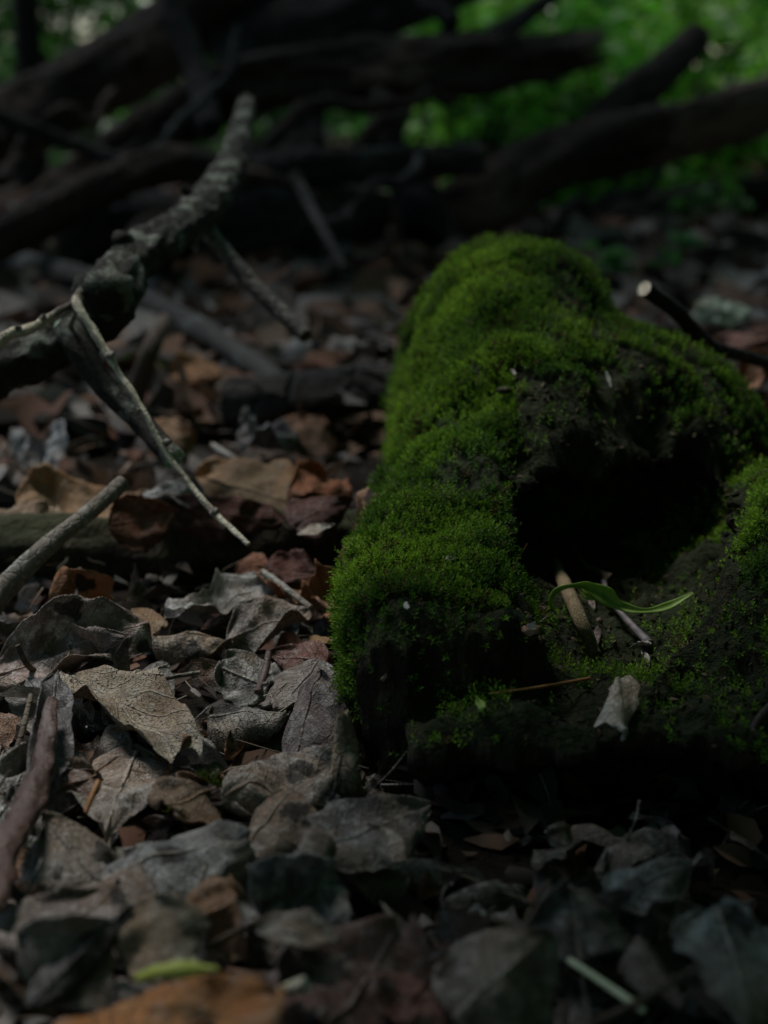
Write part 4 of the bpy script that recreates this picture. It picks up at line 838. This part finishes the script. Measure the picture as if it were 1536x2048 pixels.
MARKS = [(260, 1450, 'beside the spotted leaf with the rolled rim'), (150, 1290, 'beside the folded pinkish leaf'), (40, 1600, 'beside the reddish brown bark strip'), (320, 1700, 'beside the boat shaped blue grey leaf'),
         (580, 1740, 'beside the rolled tube leaf'), (490, 1430, 'beside the speckled half tube leaf'), (610, 1340, 'beside the small pointed red leaf'), (430, 1205, 'beside the bleached crumpled leaf'), (620, 1190, 'beside the rusty orange leaf'),
         (560, 1570, 'beside the frayed crumbling leaf'), (330, 1880, 'beside the tan upright leaf'), (100, 1880, 'beside the pink stained brown leaf'), (330, 2030, 'beside the big orange leaf'), (690, 1540, 'beside the weathered wood splinter'),
         (600, 1930, 'beside the bent bridge leaf'), (740, 1950, 'beside the ribbed red brown leaf'), (1000, 1950, 'beside the tan folded leaf in shade'), (1210, 1970, 'beside the pale green straw'), (1450, 1940, 'beside the large grey leaf with pale midrib'),
         (1300, 1770, 'beside the flat bluish grey leaf'), (750, 1710, 'beside the pale brown blotched leaf'), (1000, 1690, 'under the front of the stump'), (1450, 1700, 'under the mossy bank of the stump'),
         (480, 980, 'beside the wide tan leaf behind the log'), (160, 1010, 'beside the tan brown leaf on the log'), (540, 885, 'beside the crumpled bluish white leaf'), (100, 890, 'beside the pale whitish curled leaf'), (650, 805, 'beside the short blackish log'),
         (330, 860, 'below the broken side branch end'), (600, 730, 'beside the long bleached leaf'), (300, 640, 'beside the dull grey stick on the ground'), (720, 950, 'against the far flank of the stump'), (60, 700, 'under the lichen branch'), (680, 600, 'past the second side branch end'),
         (1450, 660, 'beside the reddish leaf beyond the cut stick'), (1440, 615, 'beside the lichened bark piece'), (1200, 550, 'beside the pale bare stick'), (1300, 490, 'at the foot of the peeling fallen log'), (1520, 740, 'beside the orange leaf below the cut stick'), (1480, 500, 'beside the green seedlings')]
MXY = np.array([G(a_, b_, .0)[:2] for a_, b_, _ in MARKS])
def beside(x, y):
    d = (MXY - np.array([x, y])) / max(y, .3); return MARKS[int(np.argmin((d ** 2).sum(1)))][2]
stumpz = lambda x, y: stump_sdf(np.array([[x, y, .01]]), False)[0]
for lab, grp, (x0, y0_, x1, y1_), cnt, cols in ZONES:
    k = 0; tries = 0
    while k < cnt and tries < 2000:
        tries += 1
        # even spread over the patch of ground seen through this rectangle
        a = G(random.uniform(x0, x1), y0_ + (y1_ - y0_) * random.random() ** .85, .0)
        if stumpz(a[0], a[1]) < .006: continue
        if a[1] > 2.4: continue
        me, sm = random.choice(PROT)
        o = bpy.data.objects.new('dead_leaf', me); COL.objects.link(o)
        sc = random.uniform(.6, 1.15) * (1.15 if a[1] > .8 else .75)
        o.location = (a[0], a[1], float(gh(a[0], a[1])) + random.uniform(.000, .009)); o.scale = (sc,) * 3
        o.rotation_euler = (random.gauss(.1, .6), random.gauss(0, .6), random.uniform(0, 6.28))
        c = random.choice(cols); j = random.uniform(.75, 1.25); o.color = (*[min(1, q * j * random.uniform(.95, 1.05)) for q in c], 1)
        if random.random() < .5:
            s_ = bpy.data.objects.new('stalk', sm); COL.objects.link(s_); s_.parent = o; s_.color = tuple(o.color)
        bs = beside(a[0], a[1]); tag(o, lab + ' ' + bs, 'leaf', grp + ' ' + bs); k += 1

# small fragments and the leaves nobody could count
def litter(n, fy, smin_, smax_, seed, zl):
    g = np.random.default_rng(seed); y = fy(g, n); hw = y * .30 + .12; x = g.uniform(-1, 1, n) * hw
    if zl:
        keep = stump_sdf(np.c_[x, y, np.full(n, .01)], False) > -.01; x, y = x[keep], y[keep]; n = len(x)
    z = gh(x, y) + g.uniform(.0, zl, n)
    Ls = g.uniform(smin_, smax_, n) * np.clip(.6 + y * .4, .6, 1.6); ph = g.uniform(0, 6.28, n)
    T = np.c_[np.cos(ph), np.sin(ph), g.normal(0, .35, n)]; T /= np.linalg.norm(T, axis=1)[:, None]
    N = np.c_[g.normal(0, .45, n), g.normal(-.15, .45, n), np.ones(n)]; Sd = np.cross(T, N); Sd /= np.linalg.norm(Sd, axis=1)[:, None]; N = np.cross(Sd, T)
    us = np.array([0, .3, .65, 1.]); ws = np.array([.1, .9, .8, .06]); P = np.c_[x, y, z]
    W = Ls * g.uniform(.2, .38, n); cu = g.uniform(-.7, .9, n); ar_ = g.uniform(-.12, .2, n)
    V = np.zeros((n, 4, 3, 3))
    for i in range(4):
        for j, sv in enumerate((-1, 0, 1)):
            ww = W * ws[i] * g.uniform(.6, 1.2, n)
            V[:, i, j] = P + T * (Ls * (us[i] - .5))[:, None] + Sd * (sv * ww)[:, None] + N * (abs(sv) * ww * cu + ar_ * Ls * math.sin(math.pi * us[i]))[:, None]
    F = np.array([[i * 3 + j, (i + 1) * 3 + j, (i + 1) * 3 + j + 1, i * 3 + j + 1] for i in range(3) for j in range(2)])
    F = (F[None] + (np.arange(n) * 12)[:, None, None]).reshape(-1, 4)
    pal = np.array([(.13, .115, .10), (.22, .2, .185), (.10, .07, .05), (.17, .10, .065), (.05, .042, .036), (.07, .06, .052), (.14, .07, .045)])
    c = pal[g.integers(0, len(pal), n)] * g.uniform(.6, 1.2, (n, 1)); C = np.repeat(c, 12, 0)
    return V.reshape(-1, 3), F, C
V, F, C = litter(4200, lambda g, n: .30 + 1.1 * g.random(n) ** 1.3, .006, .028, 91, .008)
tag(mk('leaf_litter', V, F, M['litter'], col=C), 'small broken dead leaves and crumbs covering the ground', 'leaf litter', kind='stuff')
V, F, C = litter(8000, lambda g, n: 1.0 + 4.5 * g.random(n) ** 1.5, .03, .07, 92, .018)
tag(mk('leaf_litter', V, F, M['litter'], col=C), 'carpet of dead leaves stretching back under the brush pile', 'leaf litter', kind='stuff')
# crumbs and thin fibres
g = np.random.default_rng(77); n = 900; y = .34 + .9 * g.random(n) ** 1.2; x = g.uniform(-1, 1, n) * (y * .3 + .03); z = gh(x, y) + g.uniform(.004, .016, n)
keep = (stump_sdf(np.c_[x, y, np.full(n, .01)], False) > 0) & ~((x > .0) & (y < .52) & (g.random(n) < .85)); x, y, z = x[keep], y[keep], z[keep]; n = len(x)
ph = g.uniform(0, 6.28, n); Lf = g.uniform(.008, .035, n); dv = np.c_[np.cos(ph), np.sin(ph), g.normal(0, .25, n)]; sdv = np.cross(dv, [0, 0, 1.]); sdv /= np.linalg.norm(sdv, axis=1)[:, None]
Vs = []
for f_ in (-.5, -.15, .2, .5):
    c0 = np.c_[x, y, z] + dv * (Lf * f_)[:, None] + sdv * (Lf * .15 * g.normal(0, .6, n))[:, None]
    for q in range(3): Vs.append(c0 + (sdv * math.cos(q * 2.094) + np.array([0, 0, 1.]) * math.sin(q * 2.094)) * .00022)
Vs = np.stack(Vs, 1); Fq = np.array([[l * 3 + q, l * 3 + (q + 1) % 3, l * 3 + 3 + (q + 1) % 3, l * 3 + 3 + q] for l in range(3) for q in range(3)])
Fq = (Fq[None] + (np.arange(n) * 12)[:, None, None]).reshape(-1, 4)
C = np.repeat(np.array([(.22, .17, .12), (.1, .07, .05), (.32, .28, .22)])[g.integers(0, 3, n)], 12, 0)
tag(mk('fibre_litter', Vs.reshape(-1, 3), Fq, M['litter'], col=C), 'loose hair thin stems and fibres strewn over the litter', 'litter', kind='stuff')

# ------------------------------------------------------------------ undergrowth behind
def leaves_mesh(P, T, N, Ls, W, C):
    n = len(P); T = T / np.linalg.norm(T, axis=1)[:, None]; Sd = np.cross(T, N); Sd /= np.linalg.norm(Sd, axis=1)[:, None] + 1e-9; N = np.cross(Sd, T)
    us = [0, .4, .4, .4, 1]; sv = [0, -1, 0, 1, 0]; zz = [0, .12, 0, .12, -.12]
    V = np.stack([P + T * (Ls * us[i])[:, None] + Sd * (W * sv[i])[:, None] + N * (Ls * zz[i])[:, None] for i in range(5)], 1)
    F = np.array([[0, 2, 1], [0, 3, 2], [1, 2, 4], [2, 3, 4]]); F = (F[None] + (np.arange(n) * 5)[:, None, None]).reshape(-1, 3)
    return V.reshape(-1, 3), F, np.repeat(C, 5, 0)
def shrub(label, x, y, h, r, n, col, seed, group, size=.05, lean=(0, 0), zmin=.0):
    g = np.random.default_rng(seed); z0 = float(gh(x, y)); t = thing('shrub', (x, y, z0), label, 'shrub', group)
    parts = []; tips = []
    for k in range(7):
        a = g.uniform(0, 6.28); rr = r * g.uniform(.3, 1)
        e = np.array([x + math.cos(a) * rr + lean[0], y + math.sin(a) * rr + lean[1], z0 + h * g.uniform(.6, 1)])
        P = [np.array([x, y, z0 - .02]), np.array([x + math.cos(a) * rr * .4, y + math.sin(a) * rr * .4, z0 + h * .45]), e]
        v, f, u, _ = tube(P, [.008, .005, .002], 14, 6, .1, seed=seed + k); parts.append((v, f, u)); tips.append(spline(P, 20))
    v, f, u = join(parts); mk('stems', v, f, M['bark_dark'], t, uv=u, loc=(x, y, z0))
    tips = np.array(tips)
    b = tips[g.integers(0, 7, n), np.clip((g.random(n) ** .6 * 20).astype(int), 3, 19)]
    # leaves gather in sprays
    ns = max(6, n // 28); cen = b[:ns] + g.normal(0, r * .28, (ns, 3)); cen[:, 2] = np.clip(cen[:, 2], z0 + .03, None)
    ci = g.integers(0, ns, n); P = cen[ci] + g.normal(0, size * 1.2, (n, 3)) * np.array([1, 1, .55]); P[:, 2] = np.maximum(P[:, 2], z0 + .015)
    if zmin: P[:, 2] = np.where(P[:, 2] < zmin, zmin + (zmin - P[:, 2]) * .5, P[:, 2])
    T = np.c_[g.normal(0, 1, (n, 2)), g.normal(-.15, .35, n)]; N = np.c_[g.normal(0, .4, (n, 2)), np.ones(n)]
    Ls = size * g.uniform(.6, 1.3, n); c = np.array(col) * g.uniform(.55, 1.5, (ns, 1))[ci] * g.uniform(.8, 1.2, (n, 1))
    v, f, c = leaves_mesh(P, T, N, Ls, Ls * .3, c); mk('foliage', v, f, M['foliage'], t, col=c, loc=(x, y, z0), smooth=False)
GRN = (.09, .32, .025); YGR = (.19, .42, .05); BGR = (.05, .14, .035); DGR = (.045, .14, .02)
gshr = np.random.default_rng(5)
spots = [(-1.5, 4.2), (-.95, 4.6), (-.45, 4.0), (.05, 4.3), (.42, 3.9), (.8, 4.4), (1.15, 3.8), (1.55, 4.5), (-1.2, 5.6), (-.5, 5.7), (.2, 5.5), (.85, 5.8), (1.5, 5.6), (.62, 3.3), (1.1, 3.2), (.2, 3.4), (-.3, 3.5), (-.85, 3.5), (.42, 3.0), (.85, 2.95), (.9, 3.55), (1.35, 3.4), (.15, 2.95)]
for i, (x, y) in enumerate(spots):
    yl = x > .1
    col = (YGR if i % 2 else GRN) if yl else (DGR if i % 3 else GRN)
    low = y < 3.6
    tone = {GRN: 'mid green', YGR: 'yellowish green', DGR: 'dark green'}[col]
    where = ('past the broken log end' if x > .3 else 'behind the middle of the brush pile' if x > -.4 else 'behind the steep brown log') + ('' if y < 5 else ', farther back')
    lab_ = ('low ' if low else 'tall ') + tone + ' leafy shrub ' + where
    shrub(lab_, x, y, .34 if low else .75 + .5 * gshr.random(), .30 if low else .5, 800 if low else 1500, col, 300 + i, lab_, .045 if low else .06)
for x, y, h_, r_ in ((.95, .45, 1.1, .42), (.85, -.25, 1.2, .45), (.35, -.75, 1.2, .45), (1.15, 1.1, 1.0, .4)):  # unseen shrubs, added to keep sky light off the right side
    shrub('tall leafy shrub added out of view beside the mossy stump to block the sky', x, y, h_, r_, 1700, GRN, 350 + int(x * 100), 'added shade shrubs beside the stump', .07)
shrub('hazel like shrub added out of view, its leafy boughs shading the front of the stump', 1.0, .1, 1.35, .5, 3600, GRN, 390, None, .08, (-.62, .1), .75)  # unseen shrub, added to block overhead light from the stump front
def bough(label, P, n, spread, seed, size):
    g = np.random.default_rng(seed); t = thing('shade_bough', tuple(P[0]), label, 'shade_bough')
    v, f, u, _ = tube(P, [.02, .014, .010, .006, .003], 60, 10, .1, seed=seed); mk('stem', v, f, M['bark_dark'], t, uv=u, loc=P[0])
    C = spline(P, 200)[95:]; b_ = C[g.integers(0, len(C), n)] + g.normal(0, 1, (n, 3)) * np.array(spread)
    Ls = size * g.uniform(.7, 1.3, n); c = np.array(GRN) * g.uniform(.6, 1.3, (n, 1))
    v, f, c = leaves_mesh(b_, np.c_[g.normal(0, 1, (n, 2)), g.normal(-.1, .2, n)], np.c_[g.normal(0, .3, (n, 2)), np.ones(n)], Ls, Ls * .34, c)
    mk('foliage', v, f, M['foliage'], t, col=c, loc=P[0], smooth=False)
bough('slender leafy branch added unseen to shade the litter in front of the stump', [np.array(q) for q in ((1.1, .5, -.02), (.8, .58, .45), (.42, .56, .60), (.10, .56, .57), (-.14, .55, .54))], 600, (.06, .07, .03), 395, .07)  # added above the view only to cast shade on the ground in front
# small green seedlings on the ground
for i, (px, py) in enumerate([(1470, 440), (1380, 470), (1340, 585), (1190, 600), (1010, 370), (1440, 360)]):
    c = g2(px, py, 0); 
    if c[1] > 3.2 or c[1] < 0: c = D(px, py, 2.9); c[2] = 0
    g = np.random.default_rng(400 + i); n = 9; t = thing('seedling', (c[0], c[1], 0), 'small green leafy seedling sprouting from the leaf litter', 'seedling', 'seedlings in the litter')
    v, f, u, _ = tube([np.array([c[0], c[1], -.01]), np.array([c[0] + .005, c[1], .05])], [.0015, .001], 8, 6); mk('stem', v, f, M['green_stem'], t, uv=u, loc=(c[0], c[1], 0))
    a = g.uniform(0, 6.28, n); P = np.c_[np.full(n, c[0]), np.full(n, c[1]), g.uniform(.02, .06, n)]
    v, f, cc = leaves_mesh(P, np.c_[np.cos(a), np.sin(a), g.normal(0, .2, n)], np.c_[g.normal(0, .2, (n, 2)), np.ones(n)], g.uniform(.03, .05, n), g.uniform(.009, .014, n), np.tile(np.array([[.05, .17, .03]]), (n, 1)))
    mk('leaves', v, f, M['foliage'], t, col=cc, loc=(c[0], c[1], 0))
# far wood that reads as one mass
g = np.random.default_rng(9); n = 26000
a = g.uniform(-math.pi, math.pi, n); rr = g.uniform(7.5, 11, n); hz = g.random(n) ** 1.2 * 4.5
P = np.c_[np.sin(a) * rr, np.cos(a) * rr, hz]
v, f, c = leaves_mesh(P, g.normal(0, 1, (n, 3)), np.c_[g.normal(0, .5, (n, 2)), np.ones(n)], g.uniform(.12, .3, n), g.uniform(.05, .1, n), np.array(GRN) * g.uniform(.3, 1.3, (n, 1)))
tag(mk('undergrowth', v, f, M['foliage'], col=c, smooth=False), 'dense green undergrowth of the surrounding wood', 'undergrowth', kind='stuff')

# trees standing round the clearing
def tree(label, x, y, h, tr, cr_, n, seed, zc, group='trees round the clearing'):
    g = np.random.default_rng(seed); z0 = float(gh(x, y)) - .05
    t = thing('forest_tree', (x, y, z0), label, 'tree', group)
    P = [np.array([x, y, z0]), np.array([x + g.normal(0, .05), y, z0 + .4]), np.array([x + g.normal(0, .1), y + g.normal(0, .1), z0 + h * .5]), np.array([x, y, z0 + h])]
    v, f, u, _ = tube(P, [tr * 1.5, tr, tr * .8, tr * .25], 50, 20, .15, seed=seed); tk = mk('trunk', v, f, M['bark_dark'], t, uv=u, loc=(x, y, z0))
    parts = []
    for k in range(9):
        a = g.uniform(0, 6.28); zb = z0 + h * g.uniform(.4, .85); e = np.array([x + math.cos(a) * cr_ * .8, y + math.sin(a) * cr_ * .8, zb + h * .12])
        parts.append(tube([np.array([x, y, zb]), (np.array([x, y, zb]) + e) / 2 + [0, 0, .15], e], [tr * .35, tr * .2, tr * .06], 12, 7, .1, seed=seed + k)[:3])
    v, f, u = join(parts); mk('limbs', v, f, M['bark_dark'], t, uv=u, loc=(x, y, z0))
    d = g.normal(0, 1, (n, 3)); d /= np.linalg.norm(d, axis=1)[:, None]; q = g.random(n) ** .4
    P = np.array([x, y, z0 + zc]) + d * q[:, None] * np.array([cr_, cr_, (h * 1.1 - zc)]) ; P[:, 2] = np.maximum(P[:, 2], z0 + h * .3)
    v, f, c = leaves_mesh(P, g.normal(0, 1, (n, 3)), np.c_[g.normal(0, .6, (n, 2)), np.ones(n)], g.uniform(.12, .24, n), g.uniform(.05, .09, n), np.array(GRN) * g.uniform(.5, 1.4, (n, 1)))
    mk('crown', v, f, M['foliage'], t, col=c, loc=(x, y, z0), smooth=False)
TREES = [(2.6, -1.2, 6.5, .16, 2.6, 5200, 3.6), (-1.2, -3.0, 7, .18, 2.8, 5600, 3.8), (3.4, 2.2, 7, .15, 2.2, 3600, 4.2), (1.75, 6.6, 7.5, .12, 1.6, 2200, 5.0), (.8, -1.9, 5.5, .12, 2.2, 5000, 2.9)]
for i, a in enumerate(TREES):
    tree('tall leafy forest tree with dark trunk standing at the edge of the clearing', *a[:6], 500 + i, a[6])
tree('slim young tree with a dark stem rising out of the brush pile', -.66, 3.05, 4.0, .024, 1.1, 650, 520, 2.9, None)
